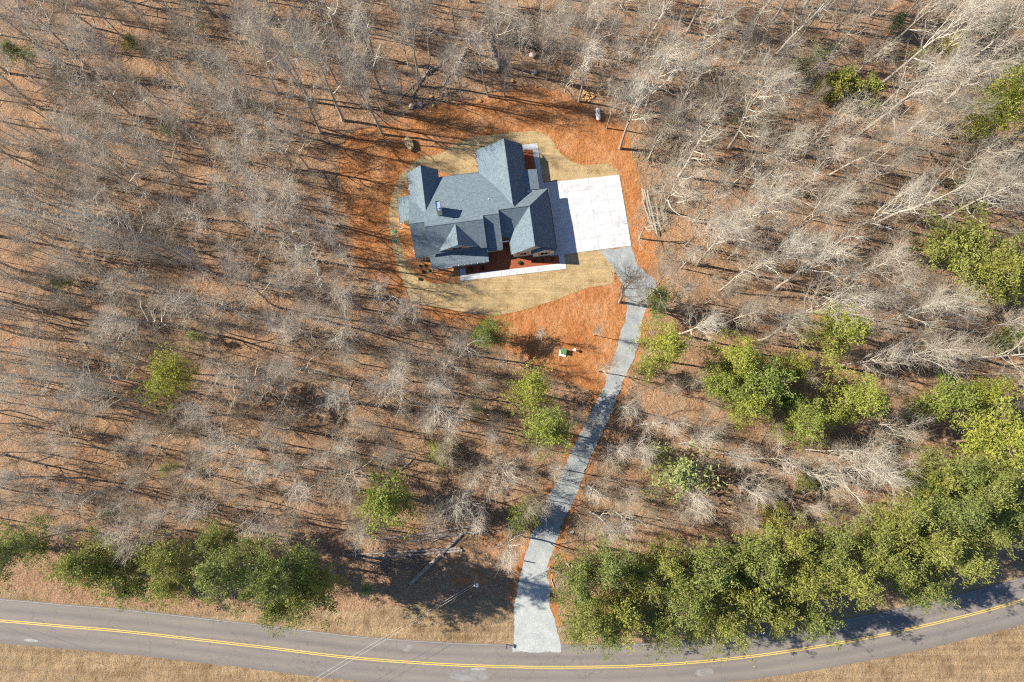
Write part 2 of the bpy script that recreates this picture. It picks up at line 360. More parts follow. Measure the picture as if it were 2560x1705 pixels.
# ---------------------------------------------------------------- ground: one sheet, fine in the middle, out to the horizon
def axis(lo, hi, step, far):
    core = list(np.arange(lo, hi + step, step)); g = 2.0; a = []; x = lo
    while x > -far: x -= g; g *= 1.35; a.append(x)
    b = []; x = core[-1]; g = 2.0
    while x < far: x += g; g *= 1.35; b.append(x)
    return np.array(a[::-1] + core + b)
gx = axis(-115, 115, .6, 2500); gy = axis(-60, 100, .6, 2500)
GX, GY = np.meshgrid(gx, gy)
def blur(A, n):
    for _ in range(n):
        P = np.pad(A, 1, mode='edge'); A = (P[:-2, 1:-1] + P[2:, 1:-1] + P[1:-1, :-2] + P[1:-1, 2:] + 2 * A) / 6
    return A
mc = in_poly(GX, GY, clay).astype(float)
mv = in_poly(GX, GY, verge_up).astype(float)
md = in_poly(GX, GY, drive).astype(float)
mr = np.zeros_like(GX)
sel = GY < 0
D2 = np.full(GX.shape, 1e9)
for p in RC[::2]: D2 = np.minimum(D2, (GX - p[0]) ** 2 + (GY - p[1]) ** 2)
mr = (D2 < 5.5 ** 2).astype(float)
rs = np.random.RandomState(3)
def vnoise(X, Y, sc, seed):
    r = np.random.RandomState(seed); T = r.rand(64, 64); x = X / sc; y = Y / sc
    xi = np.floor(x).astype(int); yi = np.floor(y).astype(int); fx = x - xi; fy = y - yi; fx = fx * fx * (3 - 2 * fx); fy = fy * fy * (3 - 2 * fy)
    g = lambda a, b: T[a % 64, b % 64]
    return (g(xi, yi) * (1 - fx) + g(xi + 1, yi) * fx) * (1 - fy) + (g(xi, yi + 1) * (1 - fx) + g(xi + 1, yi + 1) * fx) * fy
near = np.clip(blur((md > 0).astype(float), 14) * 2.2, 0, .55)
# bare clay shows through in small patches near the drive and the road cut
extra = np.zeros_like(GX)
for (u, v, r_) in [(1440, 930, 4), (1340, 850, 5), (1300, 1290, 5), (1285, 1240, 3), (1130, 1250, 6), (1080, 1330, 5), (1270, 1180, 3), (1420, 1000, 3), (2080, 1170, 4), (1960, 1180, 3), (1270, 1300, 2.5), (50, 1540, 7), (1880, 1185, 3), (780, 460, 5), (800, 600, 6), (560, 440, 2), (1480, 620, 4)]:
    p = av(u, v); extra = np.maximum(extra, np.exp(-((GX - p.x) ** 2 + (GY - p.y) ** 2) / (r_ * r_)) * .52)
A_clay = np.clip(np.maximum.reduce([blur(mc, 3), near, extra]), 0, 1)
A_verge = blur(mv, 3)
flat = np.clip(blur(np.maximum.reduce([mc, md, mr, blur(mv, 2) * .8]), 6) * 1.6, 0, 1)
GZ = (1 - flat) * ((vnoise(GX, GY, 9, 1) - .5) * .7 + (vnoise(GX, GY, 2.6, 2) - .5) * .28) - .02
GZ = np.where((np.abs(GX) > 160) | (GY > 140) | (GY < -100), -.02, GZ)
ny_, nx_ = GX.shape
idx = np.arange(nx_ * ny_).reshape(ny_, nx_)
Q = np.stack([idx[:-1, :-1], idx[:-1, 1:], idx[1:, 1:], idx[1:, :-1]], axis=-1).reshape(-1, 4)
gm = mesh_np("ground", np.stack([GX, GY, GZ], -1).reshape(-1, 3), Q, [M['ground']], smooth=True)
for nm, A in (('clay', A_clay), ('verge', A_verge)):
    a = gm.attributes.new(nm, 'FLOAT', 'POINT'); a.data.foreach_set('value', A.ravel().astype(np.float32))
tag(link(bpy.data.objects.new("ground", gm)), kind='structure')
def gz(x, y):
    i = min(max(np.searchsorted(gx, x) - 1, 0), nx_ - 2); j = min(max(np.searchsorted(gy, y) - 1, 0), ny_ - 2)
    return float(GZ[j, i] + GZ[j + 1, i + 1]) / 2

def ribbon(name, pts, l, r, z, m, jit=0, uvs=False, seed=1):
    R_ = random.Random(seed); V = []; n = len(pts); UV = []
    s = 0
    for i, p in enumerate(pts):
        d = (pts[min(i + 1, n - 1)] - pts[max(i - 1, 0)]).normalized(); nn = Vector((-d.y, d.x, 0))
        if i: s += (pts[i] - pts[i - 1]).length
        V.append(p + nn * (l + R_.uniform(-jit, jit)) + Vector((0, 0, z))); V.append(p + nn * (r + R_.uniform(-jit, jit)) + Vector((0, 0, z)))
        UV += [(s, 1), (s, 0)]
    Fq = [(2 * i, 2 * i + 1, 2 * i + 3, 2 * i + 2) for i in range(n - 1)]
    me = mesh_np(name, V, Fq, [m])
    if me.polygons[0].normal.z < 0: me.flip_normals()
    if uvs:
        u = me.uv_layers.new(name='UVMap')
        for lp in me.loops: u.data[lp.index].uv = UV[lp.vertex_index]
    return link(bpy.data.objects.new(name, me))
def resample(pts, step):
    out = [pts[0]]
    for a, b in zip(pts, pts[1:]):
        n = max(1, int((b - a).length / step))
        for k in range(1, n + 1): out.append(a.lerp(b, k / n))
    return out
rc = resample(road_c, 1.0)
RW = 3.5
tag(ribbon("road", rc, RW, -RW, .004, M['asphalt'], .07, True), kind='structure')
for nm, a, b_, mm in (("lane_marking", .205, .075, 'paint_yellow'), ("lane_marking", -.075, -.205, 'paint_yellow'), ("edge_line", RW - .16, RW - .23, 'paint_white')):
    tag(ribbon(nm, rc, a, b_, .008, M[mm]), kind='structure')
def blob(cx, cy, rx, ry, rot, n=26, seed=1, amp=.18):
    r = random.Random(seed); out = []
    for k in range(n):
        t = 2 * PI * k / n; q = 1 + r.uniform(-amp, amp); x = rx * q * math.cos(t); y = ry * q * math.sin(t)
        out.append(Vector((cx + x * math.cos(rot) - y * math.sin(rot), cy + x * math.sin(rot) + y * math.cos(rot), 0)))
    return out
for (u, v, rx, ry, ro, k, mm) in [(1080, 1553, 4.2, .9, -.03, 1, 'patch'), (938, 1490, 1.2, .55, 0, 2, 'patch'), (1620, 1545, 2.0, .6, .1, 3, 'patch'), (72, 1472, 1.5, .22, -.1, 4, 'stain'), (1100, 1538, 1.6, .2, -.02, 6, 'stain')]:
    p = av(u, v); tag(sheet("road_patch", blob(p.x, p.y, rx * .8, ry, ro, seed=k, amp=.07), .014 + k * .002, M[mm]), kind='structure')
tag(sheet("gravel_drive", jag(drive, .17, .3, 5), .012, M['gravel']), kind='structure')
def lawnsheet():
    return sheet("lawn", jag(lawn, .1, .25, 8), .004, M['lawn'])
tag(lawnsheet(), kind='structure')
bedw = smooth_poly([z1(*p) for p in [(440, 480), (412, 560), (395, 640), (375, 720), (372, 800), (383, 880), (415, 960), (435, 1060), (490, 1130), (560, 1175), (640, 1200), (815, 1182), (830, 1050), (900, 900), (800, 480), (560, 420)]], True, 4)
tag(sheet("planting_bed", jag(bedw, .05, .3, 3), .008, M['bed']), kind='structure')
tag(sheet("planting_bed", [z1(*p) for p in [(640, 470), (942, 438), (922, 268), (945, 262), (1000, 500), (660, 520)]], .0105, M['bed']), kind='structure')
tag(sheet("mulch_bed", [z1(*p) for p in [(849, 1090), (849, 1137), (1512, 1062), (1500, 960), (1300, 900), (900, 950)]], .0115, M['mulch']), kind='structure')
tag(sheet("mulch_bed", [z1(*p) for p in [(1255, 264), (1319, 263), (1338, 420), (1250, 420)]], .0115, M['mulch']), kind='structure')

# concrete
PADC = [z1(*p) for p in [(1360, 501), (1395, 498), (1927, 440), (2011, 936), (1541, 996), (1440, 1008), (1380, 600)]]
tag(sheet("parking_pad", PADC, .09, M['concrete'], thick=.1), kind='structure')
# front-walk corner strip is butted against the pad
tag(sheet("front_walk", [z1(*p) for p in [(808, 1098), (850, 1094), (852, 1136), (1510, 1061), (1500, 1003.5), (1540, 998.3), (1558, 1098), (815, 1183)]], .07, M['concrete'], thick=.08), kind='structure')
tag(sheet("side_walk", [z1(*p) for p in [(1235, 232), (1354, 220), (1393, 496.5), (1361, 499), (1321, 263), (1240, 266)]], .07, M['concrete'], thick=.08), kind='structure')
def seg_strip(bm, a, b, w, z):
    d = (b - a); d.z = 0; d.normalize(); n = Vector((-d.y, d.x, 0)) * w / 2
    f = bm.faces.new([bm.verts.new((q.x, q.y, z)) for q in (a - n, b - n, b + n, a + n)])
def joints(bm):
    A, B, C_, D_ = z1(1395, 500), z1(1925, 442), z1(2009, 934), z1(1490, 1000)
    for t in (.155, .33, .50, .66, .83): seg_strip(bm, z1(1400, 500).lerp(D_, t), B.lerp(C_, t), .022, .094)
    for t in (.13, .34, .57, .79): seg_strip(bm, A.lerp(B, t + .02), D_.lerp(C_, t), .022, .0945)
    for k in range(1, 13):
        t = k / 13; a = z1(815, 1181).lerp(z1(1557, 1097), t); b = z1(852, 1137).lerp(z1(1510, 1062), t); seg_strip(bm, a, b, .03, .0745)
    for k in range(1, 9):
        t = k / 9; seg_strip(bm, z1(1321, 263).lerp(z1(1361, 498), t), z1(1354, 222).lerp(z1(1392, 495), t), .03, .0745)
tag(bmobj("control_joints", joints, M['joint']), kind='structure')
def tracks(bm):
    for x, y0, y1 in ((1628, 215, 370), (1643, 210, 372), (1692, 225, 375), (1712, 230, 372)):
        seg_strip(bm, z1(x, y0), z1(x + 12, y1), .09, .008)
tag(bmobj("wheel_ruts", tracks, simple("rut_soil", (.34, .12, .04))), kind='structure')

# ---------------------------------------------------------------- the house
HR = math.radians(7.6); HO = at(1150, 702)
house = empty("house", (HO.x, HO.y, 0), HR)
tag(house, 'cream sided house with many gabled dark grey shingle roofs in the clearing', 'house')
def hw(u, v, z=0): c, s = math.cos(HR), math.sin(HR); return Vector((HO.x + u * c - v * s, HO.y + u * s + v * c, z))
def slab(poly, th=.17):
    def f(bm):
        top = [bm.verts.new(p) for p in poly]; ft = bm.faces.new(top)
        if ft.normal.z < 0: ft.normal_update()
        bot = [bm.verts.new((p[0], p[1], p[2] - th)) for p in poly]; bm.faces.new(bot[::-1])
        n = len(poly)
        for i in range(n):
            g = bm.faces.new((top[i], bot[i], bot[(i + 1) % n], top[(i + 1) % n])); g.material_index = 1
    return f
def roofpart(polys, name="roof"):
    def f(bm):
        for k, p in enumerate(polys): slab(p)(bm)
    return bmobj(name, f, [M['shingle'], M['fascia']], house)
zn = lambda v: 3.0 + (18.0 - v) * .4286
zb = lambda v: 7.2 - (8.2 - v) * .78       # big block front slope
zm = lambda v: 6.88 - (8.95 - v) * .796
zt = lambda v: 6.5 - (9.7 - v) * .909
zw = lambda v: 6.79 - (9.15 - v) * .80
P = lambda f, pts: [(u, v, f(v)) for u, v in pts]
rN = roofpart([P(zn, [(-4.35, 8.2), (5.45, 8.2), (5.45, 8.95), (8.15, 8.95), (8.15, 9.72), (10.9, 9.72), (10.9, 11), (6.1, 18.0), (-3.95, 18.0), (-3.95, 11.6), (-4.35, 11.0)])])
roofpart([P(zb, [(-4.35, 8.2), (-4.35, 4.2), (5.45, 4.2), (5.45, 8.2)])])
roofpart([P(zm, [(5.47, 8.95), (5.47, 3.95), (8.15, 3.95), (8.15, 8.95)])])
roofpart([P(zt, [(8.17, 9.7), (8.17, 5.85), (9.5, 5.85), (13.4, 9.7)])])
zwn = lambda v: 6.79 - (v - 9.15) * .62
roofpart([P(zw, [(-6.9, 9.15), (-6.9, 4.3), (-4.37, 4.3), (-4.37, 9.15)]), P(zwn, [(-6.9, 9.15), (-3.97, 9.15), (-3.97, 14.5), (-6.9, 14.5)])])
# north-west gable wing and the low shed roof west of it
X = lambda f, pts: [(u, v, f(u)) for u, v in pts]
roofpart([X(lambda u: 5.85 - (-3.95 - u) * 1.05, [(-3.95, 19.45), (-6.62, 19.45), (-6.62, 10.0), (-3.95, 10.0)]),
          X(lambda u: 5.85 - (u + 3.95) * 1.05, [(-3.95, 19.45), (-3.95, 10.5), (-1.27, 10.5), (-1.27, 19.45)])])
roofpart([X(lambda u: 2.8 + (u + 8.85) * .42, [(-8.85, 15.3), (-8.85, 10.9), (-5.0, 10.9), (-5.0, 15.3)])])
# north wing
roofpart([X(lambda u: 6.4 - (10.7 - u) * .86, [(10.7, 22.1), (9.0, 22.1), (9.0, 9.9), (10.7, 9.9)]),
          X(lambda u: 4.938 - (9.0 - u) * .60, [(9.0, 22.1), (5.75, 22.1), (5.75, 12.0), (9.0, 12.0)]),
          X(lambda u: 6.4 - (u - 10.7) * 1.03, [(10.7, 22.1), (10.7, 9.9), (13.78, 9.9), (13.78, 22.1)])])
# garage: gable in front, hipped behind
roofpart([X(lambda u: 6.5 - (13.4 - u) * .909, [(13.4, 2.7), (13.4, 9.75), (9.5, 5.85), (9.5, 2.7)]),
          X(lambda u: 6.5 - (u - 13.4) * .909, [(13.4, 2.7), (17.25, 2.7), (17.25, 13.55), (13.4, 9.7)]),
          [(u, v, 6.5 - (v - 9.7) * .909) for u, v in [(10.2, 9.7), (13.4, 9.7), (17.25, 13.55), (10.2, 13.55)]]])
roofpart([X(lambda u: 4.72 - (15.02 - u) * .78, [(15.02, 2.3), (15.02, 3.3), (12.82, 3.3), (12.82, 2.3)]),
          X(lambda u: 4.72 - (u - 15.02) * .78, [(15.02, 2.3), (17.22, 2.3), (17.22, 3.3), (15.02, 3.3)])])
roofpart([X(lambda u: 3.62 - (u - 13.4) * .22, [(13.3, 17.25), (13.3, 13.6), (15.68, 13.6), (15.68, 17.25)])])
# front dormer gable and porch roof
roofpart([X(lambda u: 7.1 - (.75 - u) * .80, [(.75, 4.45), (.75, 8.2), (-3.0, 8.2 - 3.75), (-3.0, 4.45)]),
          X(lambda u: 7.1 - (u - .75) * .80, [(.75, 4.45), (4.5, 4.45), (4.5, 8.2 - 3.75), (.75, 8.2)])])
roofpart([[(u, v, 2.85 + (v - 2.1) * .25) for u, v in [(-4.42, 4.6), (-4.42, 2.1), (5.48, 2.1), (5.48, 4.6)]]])
# walls: each block a solid under its roof
def prism_u(u0, u1, sec):      # section in (v, z), extruded along u
    def f(bm):
        a = [bm.verts.new((u0, v, z)) for v, z in sec]; b = [bm.verts.new((u1, v, z)) for v, z in sec]; n = len(sec)
        bm.faces.new(a); bm.faces.new(b[::-1])
        for i in range(n): bm.faces.new((a[i], b[i], b[(i + 1) % n], a[(i + 1) % n]))
    return f
def prism_v(v0, v1, sec):
    def f(bm):
        a = [bm.verts.new((u, v0, z)) for u, z in sec]; b = [bm.verts.new((u, v1, z)) for u, z in sec]; n = len(sec)
        bm.faces.new(a); bm.faces.new(b[::-1])
        for i in range(n): bm.faces.new((a[i], b[i], b[(i + 1) % n], a[(i + 1) % n]))
    return f
e = .12
def wall(f, m='siding'): return bmobj("wall", f, M[m], house)
wall(prism_u(-3.9, 5.38, [(4.5, 0), (4.5, zb(4.5) - e), (8.2, zb(8.2) - e), (17.55, zn(17.55) - e), (17.55, 0)]))
wall(prism_u(5.4, 8.08, [(4.4, 0), (4.4, zm(4.4) - e), (8.95, zm(8.95) - e), (17.5, zn(17.5) - e), (17.5, 0)]))
wall(prism_u(8.1, 13.0, [(6.25, 0), (6.25, zt(6.25) - e), (9.7, 6.5 - e), (11.5, 4.7), (11.5, 0)]))
wall(prism_u(-6.5, -4.22, [(4.5, 0), (4.5, zw(4.5) - e), (9.15, 6.79 - e), (14.2, zwn(14.2) - e), (14.2, 0)]))
wall(prism_v(10.5, 19.0, [(-6.2, 0), (-6.2, 3.3), (-3.95, 5.7), (-1.65, 3.3), (-1.65, 0)]))
wall(prism_v(11.25, 15.0, [(-8.4, 0), (-8.4, 2.8), (-6.55, 3.5), (-6.55, 0)]))
wall(prism_v(10.0, 21.7, [(6.2, 0), (6.2, 3.1), (9.0, 4.75), (10.7, 6.2), (13.4, 3.4), (13.4, 0)]))
wall(prism_v(9.4, 13.1, [(9.9, 0), (9.9, 3.1), (16.85, 3.1), (16.85, 0)]))
wall(prism_v(2.9, 9.38, [(9.9, 0), (9.9, 3.2), (13.4, 6.38), (16.85, 3.2), (16.85, 0)]))
wall(prism_v(2.45, 2.88, [(13.2, 0), (13.2, 3.15), (15.02, 4.58), (16.83, 3.15), (16.83, 0)]))
wall(prism_v(13.0, 17.0, [(13.3, 0), (13.3, 3.4), (15.3, 3.0), (15.3, 0)]))
wall(prism_v(4.56, 7.6, [(-2.5, 2.6), (-2.5, 4.3), (.75, 6.98), (4.0, 4.3), (4.0, 2.6)]))
# eave gutters
def gut(a, b, w=.12):
    def f(bm): tube_bm(bm, [a, b], [w / 2, w / 2], 6)
    return bmobj("gutter", f, M['fascia'], house)
guts = []
for a, b in [((-4.4, 2.03, 2.78), (5.5, 2.03, 2.78)), ((5.5, 3.88, 2.85), (8.15, 3.88, 2.85)), ((-6.9, 4.23, 2.86), (-4.4, 4.23, 2.86)), ((8.2, 5.78, 2.95), (9.5, 5.78, 2.95)), ((17.32, 2.7, 2.95), (17.32, 13.5, 2.95)),
             ((9.43, 2.7, 2.92), (9.43, 5.8, 2.92)), ((5.68, 12.5, 2.95), (5.68, 22, 2.95)), ((-1.2, 18.07, 2.95), (5.7, 18.07, 2.95)), ((-6.7, 15.3, 3.0), (-6.7, 19.4, 3.0)), ((-8.92, 10.9, 2.75), (-8.92, 15.3, 2.75)), ((13.85, 17.3, 3.15), (13.85, 22, 3.15)), ((15.75, 13.6, 3.08), (15.75, 17.25, 3.08))]: guts.append(gut(a, b))
def straps(par, fixed, axis, lo, hi, z):
    for q in np.arange(lo, hi, 1.1):
        if axis == 'u': boxobj("gutter_strap", (q, fixed, z), (.07, .1, .03), M['white'], par)
        else: boxobj("gutter_strap", (fixed, q, z), (.1, .07, .03), M['white'], par)
straps(guts[0], 2.02, 'u', -4.2, 5.5, 2.87); straps(guts[6], 5.68, 'v', 12.8, 22, 3.03); straps(guts[8], -6.7, 'v', 15.5, 19.4, 3.08); straps(guts[10], 13.86, 'v', 17.6, 22, 3.23)
# windows: thin deep boxes on the facades; the shutters are parts of the window
def window(c, w, h, axis, sgn, shut=True):
    t = .06
    def bx(name, du, dz, sw, sh, m, par, out):
        off = sgn * out
        if axis == 'v': return boxobj(name, (c[0] + du, c[1] + off, c[2] + dz), (sw, t, sh), m, par)
        return boxobj(name, (c[0] + off, c[1] + du, c[2] + dz), (t, sw, sh), m, par)
    wn = bx("window", 0, 0, w, h, M['glass'], house, .02)
    fr = bx("frame", 0, h / 2 + .04, w + .12, .08, M['white'], wn, .035)
    bx("sill", 0, -h / 2 - .04, w + .12, .08, M['white'], wn, .05); bx("muntin", 0, 0, .04, h, M['white'], wn, .045)
    if shut:
        for s in (-1, 1): bx("shutter", s * (w / 2 + .27), 0, .42, h + .1, M['cedar'], wn, .04)
window((11.5, 2.9, 1.9), 1.1, 1.5, 'v', -1); window((15.1, 2.45, 1.9), 1.1, 1.5, 'v', -1)
window((.45, 4.56, 4.75), 1.5, 1.15, 'v', -1)
for u in (-5.4,): window((u, 4.5, 1.5), .9, 1.4, 'v', -1, False)
for u in (-3.0, -1.2, 2.3): window((u, 4.7, 1.5), 1.0, 1.5, 'v', -1, False)
window((6.7, 4.4, 1.5), 1.2, 1.5, 'v', -1, False)
for u in (1, 3.5, -5, 7.7): window((u, 17.55 if u > 0 and u < 5 else (19.0 if u < 0 else 21.7), 1.6), 1.3, 1.5, 'v', 1, False)
for v in (16.5,): window((-6.2, v + 1, 1.6), 1.0, 1.4, 'u', -1, False)
for v in (6.5,): window((-6.5, v, 1.6), 1.0, 1.4, 'u', -1, False)
window((13.4, 19.5, 1.6), 1.0, 1.4, 'u', 1, False)
for v in (4.9, 8.1, 11.3):
    d = boxobj("garage_door", (16.87, v, 1.15), (.06, 2.6, 2.25), M['white'], house)
    boxobj("handle", (16.92, v, .5), (.03, .2, .05), M['darkmetal'], d)
fd = boxobj("door", (8.8, 6.22, 1.1), (1.0, .06, 2.1), M['door'], house); boxobj("handle", (9.2, 6.17, 1.05), (.05, .04, .15), M['darkmetal'], fd)
boxobj("entry_beam", (8.85, 5.2, 2.72), (1.5, .14, .2), M['white'], house)
for u in (8.15, 9.55): boxobj("entry_beam", (u, 5.5, 2.72), (.12, .5, .18), M['white'], house)
# rake trim at the gable peaks
for (u, v, z) in ((13.4, 2.72, 6.2), (15.02, 2.32, 4.45), (.75, 4.47, 6.8)):
    def tri(bm, u=u, v=v, z=z):
        a = [bm.verts.new((u - .6, v + .05, z - .35)), bm.verts.new((u + .6, v + .05, z - .35)), bm.verts.new((u, v + .05, z + .13))]
        b = [bm.verts.new((p.co.x, v + .12, p.co.z)) for p in a]
        bm.faces.new(a); bm.faces.new(b[::-1])
        for i in range(3): bm.faces.new((a[i], b[i], b[(i + 1) % 3], a[(i + 1) % 3]))
    bmobj("gable_truss", tri, M['cedar'], house)
# porch
boxobj("porch_floor", (.9, 3.55, .12), (9.0, 2.1, .24), M['concrete'], house)
boxobj("porch_beam", (.55, 2.62, 2.5), (9.5, .16, .28), M['white'], house)
for u in (-3.7, -.7, 2.3, 5.2): boxobj("porch_post", (u, 2.6, 1.3), (.24, .24, 2.2), M['cedar'], house)
# chimney with a metal-lined top
ch = bmobj("chimney", lambda bm: box_bm(bm, (-1.6, 10.85, 7.4), (.75, 1.65, 2.9)), M['siding'], house)
def rim(bm):
    for (a, b, c, d) in ((-1.98, 10.85, .07, 1.75), (-1.22, 10.85, .07, 1.75), (-1.6, 10.01, .69, .07), (-1.6, 11.69, .69, .07)): box_bm(bm, (a, b, 8.98), (c, d, .2))
bmobj("chimney_cap", rim, M['fascia'], ch)
boxobj("flue_pan", (-1.6, 10.85, 8.87), (.68, 1.58, .03), M['flue'], ch)
bmobj("flue_pipe", lambda bm: (tube_bm(bm, [(-1.6, 10.45, 8.85), (-1.6, 10.45, 9.25)], [.14, .14], 12), tube_bm(bm, [(-1.6, 10.45, 9.3), (-1.6, 10.45, 9.36)], [.22, .2], 12)), M['flue'], ch)
for (u, v, z) in ((-7.9, 14.2, 3.3), (2.2, 12.5, zn(12.5)), (6.8, 12.1, zn(12.1))):
    bmobj("vent_pipe", lambda bm: tube_bm(bm, [(u, v, z - .2), (u, v, z + .3)], [.05, .05], 8), M['white'], house)
# ridge caps
def cap(a, b):
    bmobj("ridge_cap", lambda bm: tube_bm(bm, [a, b], [.07, .07], 5), M['fascia'], rN)
for a, b in [((-4.35, 8.2, 7.18), (5.45, 8.2, 7.18)), ((5.47, 8.95, 6.86), (8.15, 8.95, 6.86)), ((8.2, 9.7, 6.5), (13.4, 9.7, 6.5)), ((-6.9, 9.15, 6.77), (-4.4, 9.15, 6.77))]: cap(a, b)
# downspouts
for (u, v) in ((-6.75, 6.6), (-6.75, 5.2), (-8.6, 10.8), (-4.3, 2.2)):
    bmobj("downspout", lambda bm: tube_bm(bm, [(u, v, 2.7), (u - .25, v, 2.4), (u - .25, v, .25), (u - .7, v - .2, .12)], [.06] * 4, 6), M['white'], house)

# small shrubs in the beds
def leaf_blob(name, n, rx, rz, size, m, seed):
    r = np.random.RandomState(seed); c = r.normal(size=(n, 3)); c /= np.linalg.norm(c, axis=1, keepdims=True); c *= (r.rand(n, 1) ** .4)
    c[:, :2] *= rx; c[:, 2] = (c[:, 2] + 1) * rz / 2; return tri_cloud(name, c, size, m, r)
def tri_cloud(name, c, size, m, r, up=.0):
    n = len(c); d = r.normal(size=(n, 3)); d[:, 2] += up; d /= np.linalg.norm(d, axis=1, keepdims=True)
    e_ = np.cross(d, r.normal(size=(n, 3))); e_ /= np.linalg.norm(e_, axis=1, keepdims=True); s = size * (0.6 + .8 * r.rand(n, 1))
    V = np.stack([c - d * s * .5 - e_ * s * .22, c - d * s * .5 + e_ * s * .22, c + d * s * .5 + e_ * s * .1, c + d * s * .5 - e_ * s * .1], axis=1).reshape(-1, 3)
    return mesh_np(name, V, np.arange(4 * n).reshape(-1, 4), [m])
shrub_me = leaf_blob("shrub", 260, .28, .45, .14, M['shrub'], 4)
R2 = lambda x, y: at(1200 + .1403 * x, 480 + .1403 * y)
R1 = lambda x, y: at(960 + .1403 * x, 480 + .1403 * y)
shr = [(R1(650, 1320), 'nearest the west corner of the porch'), (R1(740, 1305), 'in red soil left of the porch, close to its corner'), (R1(825, 1410), 'in red soil below the porch corner downspout'), (R1(705, 1430), 'in red soil, farthest toward the lawn left of the porch'),
       (R1(640, 1560), 'at the lawn edge below the porch'), (R2(60, 1350), 'in mulch right beside the porch end'), (R1(1550, 1390), 'in mulch under the porch eave, left one'), (R1(1760, 1370), 'in mulch under the porch eave, right one'),
       (R2(705, 1262), 'in mulch below the left garage window'), (R2(985, 1228), 'in mulch between the two garage windows'), (R2(1125, 1215), 'in mulch below the right garage window'), (R2(1295, 1198), 'in mulch at the garage front right corner')]
for p, l in shr:
    o = link(bpy.data.objects.new("small_shrub", shrub_me)); o.location = (p.x, p.y, 0.01); o.rotation_euler[2] = rnd.uniform(0, 6); s = rnd.uniform(.8, 1.3); o.scale = (s, s, s)
    tag(o, 'small dark shrub ' + l, 'shrub', 'small shrubs in the house beds')
for (x, y, w) in ((190, 710, 'upper'), (200, 872, 'lower')):
    p = R1(x, y)
    tag(bmobj("septic_lid", lambda bm: (tube_bm(bm, [(p.x, p.y, 0), (p.x, p.y, .12)], [.27, .25], 20), tube_bm(bm, [(p.x, p.y, .12), (p.x, p.y, .15)], [.12, .1], 12)), M['teal'], bevel=0), w + ' round green tank lid in the lawn strip left of the house', 'lid', 'green lids in the lawn strip')

# ---------------------------------------------------------------- tanks, boxes, poles, gate
def tank():
    p = at(1494, 289); t = empty("propane_tank", (p.x, p.y, 0), math.radians(95)); tag(t, 'white horizontal propane tank on bare clay behind the house', 'tank')
    prof = [(-1.18, .02), (-1.15, .14), (-1.05, .27), (-.9, .36), (-.7, .40), (.7, .40), (.9, .36), (1.05, .27), (1.15, .14), (1.18, .02)]
    bmobj("body", lambda bm: tube_bm(bm, [(x, 0, .58) for x, _ in prof], [r for _, r in prof], 24), M['tank'], t, smooth=True)
    bmobj("dome", lambda bm: tube_bm(bm, [(0, 0, .93), (0, 0, 1.08), (0, 0, 1.13)], [.17, .16, .08], 16), M['galv'], t)
    for x in (-.6, .6): boxobj("leg", (x, 0, .1), (.1, .5, .2), M['tank'], t)
    for x in (-.6, .6): boxobj("foot_block", (x, 0, -.01), (.4, .6, .06), M['padstone'], t)
tank()
def transformer():
    p = at(1408.5, 880); t = empty("transformer_box", (p.x, p.y, 0), math.radians(-8)); tag(t, 'green metal transformer box on a pale concrete pad in bare clay', 'transformer')
    boxobj("pad", (-.1, -.15, .06), (1.25, 1.25, .16), M['padstone'], t, .02)
    boxobj("cabinet", (0, 0, .5), (.9, .85, .72), M['green'], t, .03); boxobj("lid", (0, .02, .88), (.96, .9, .06), M['green'], t, .02)
    boxobj("latch", (0, -.44, .5), (.1, .04, .12), M['galv'], t)
transformer()
def pedestal(u, v, m2, lab, cat, hh):
    p = at(u, v); t = empty("utility_pedestal", (p.x, p.y, 0)); tag(t, lab, cat, None)
    bmobj("post", lambda bm: tube_bm(bm, [(0, 0, 0), (0, 0, hh * .75)], [.12, .12], 10), M['tank'], t)
    bmobj("cap", lambda bm: tube_bm(bm, [(0, 0, hh * .72), (0, 0, hh * .85), (0, 0, hh * .95), (0, 0, hh)], [.24, .25, .17, .04], 14), m2, t, smooth=True)
    boxobj("meter_box", (-.28, .05, hh * .45), (.2, .18, .3), M['tank'], t, .01)
pedestal(1437, 876, M['tank'], 'white utility pedestal beside the green transformer box', 'pedestal', 1.0)
pedestal(1586, 1038, M['blue'], 'small white utility post with blue cap right of the drive', 'utility post', .95)

def pole():
    p = at(1194, 1431); t = empty("utility_pole", (p.x, p.y, 0)); tag(t, 'grey wooden utility pole with white fittings between fallen logs and road', 'utility pole')
    bmobj("shaft", lambda bm: tube_bm(bm, [(0, 0, 0), (0, 0, 5), (0, 0, 9.7)], [.17, .15, .12], 10), M['deadwood'], t)
    bmobj("transformer_can", lambda bm: tube_bm(bm, [(.32, -.25, 8.0), (.32, -.25, 8.75), (.32, -.25, 8.85)], [.24, .24, .1], 14), M['tank'], t)
    boxobj("bracket", (.2, -.15, 8.4), (.3, .12, .1), M['galv'], t)
    for dx, dy, z in ((.0, 0, 9.9), (.22, -.1, 9.2), (-.2, .1, 9.2)):
        bmobj("insulator", lambda bm: tube_bm(bm, [(dx, dy, z - .2), (dx, dy, z)], [.05, .07], 8), M['tank'], t)
    boxobj("crossarm", (0, 0, 9.15), (.6, .1, .1), M['deadwood'], t, rz=-.5)
    return p
pp = pole()
def wire(a, b, sag, lab, grp, r=.012, m='galv'):
    pts = [a.lerp(b, k / 24) - Vector((0, 0, sag * 4 * (k / 24) * (1 - k / 24))) for k in range(25)]
    tag(bmobj("power_wire", lambda bm: tube_bm(bm, pts, [r] * 25, 4), M[m]), lab, 'wire', grp)
a = Vector((pp.x, pp.y, 9.9)); far = at(700, 1762, 9.0); d_ = (far - a); 
wire(a, a + d_ * 1.7, .5, 'upper pale wire from the utility pole down across the road', 'wires from the utility pole', .016, 'wire')
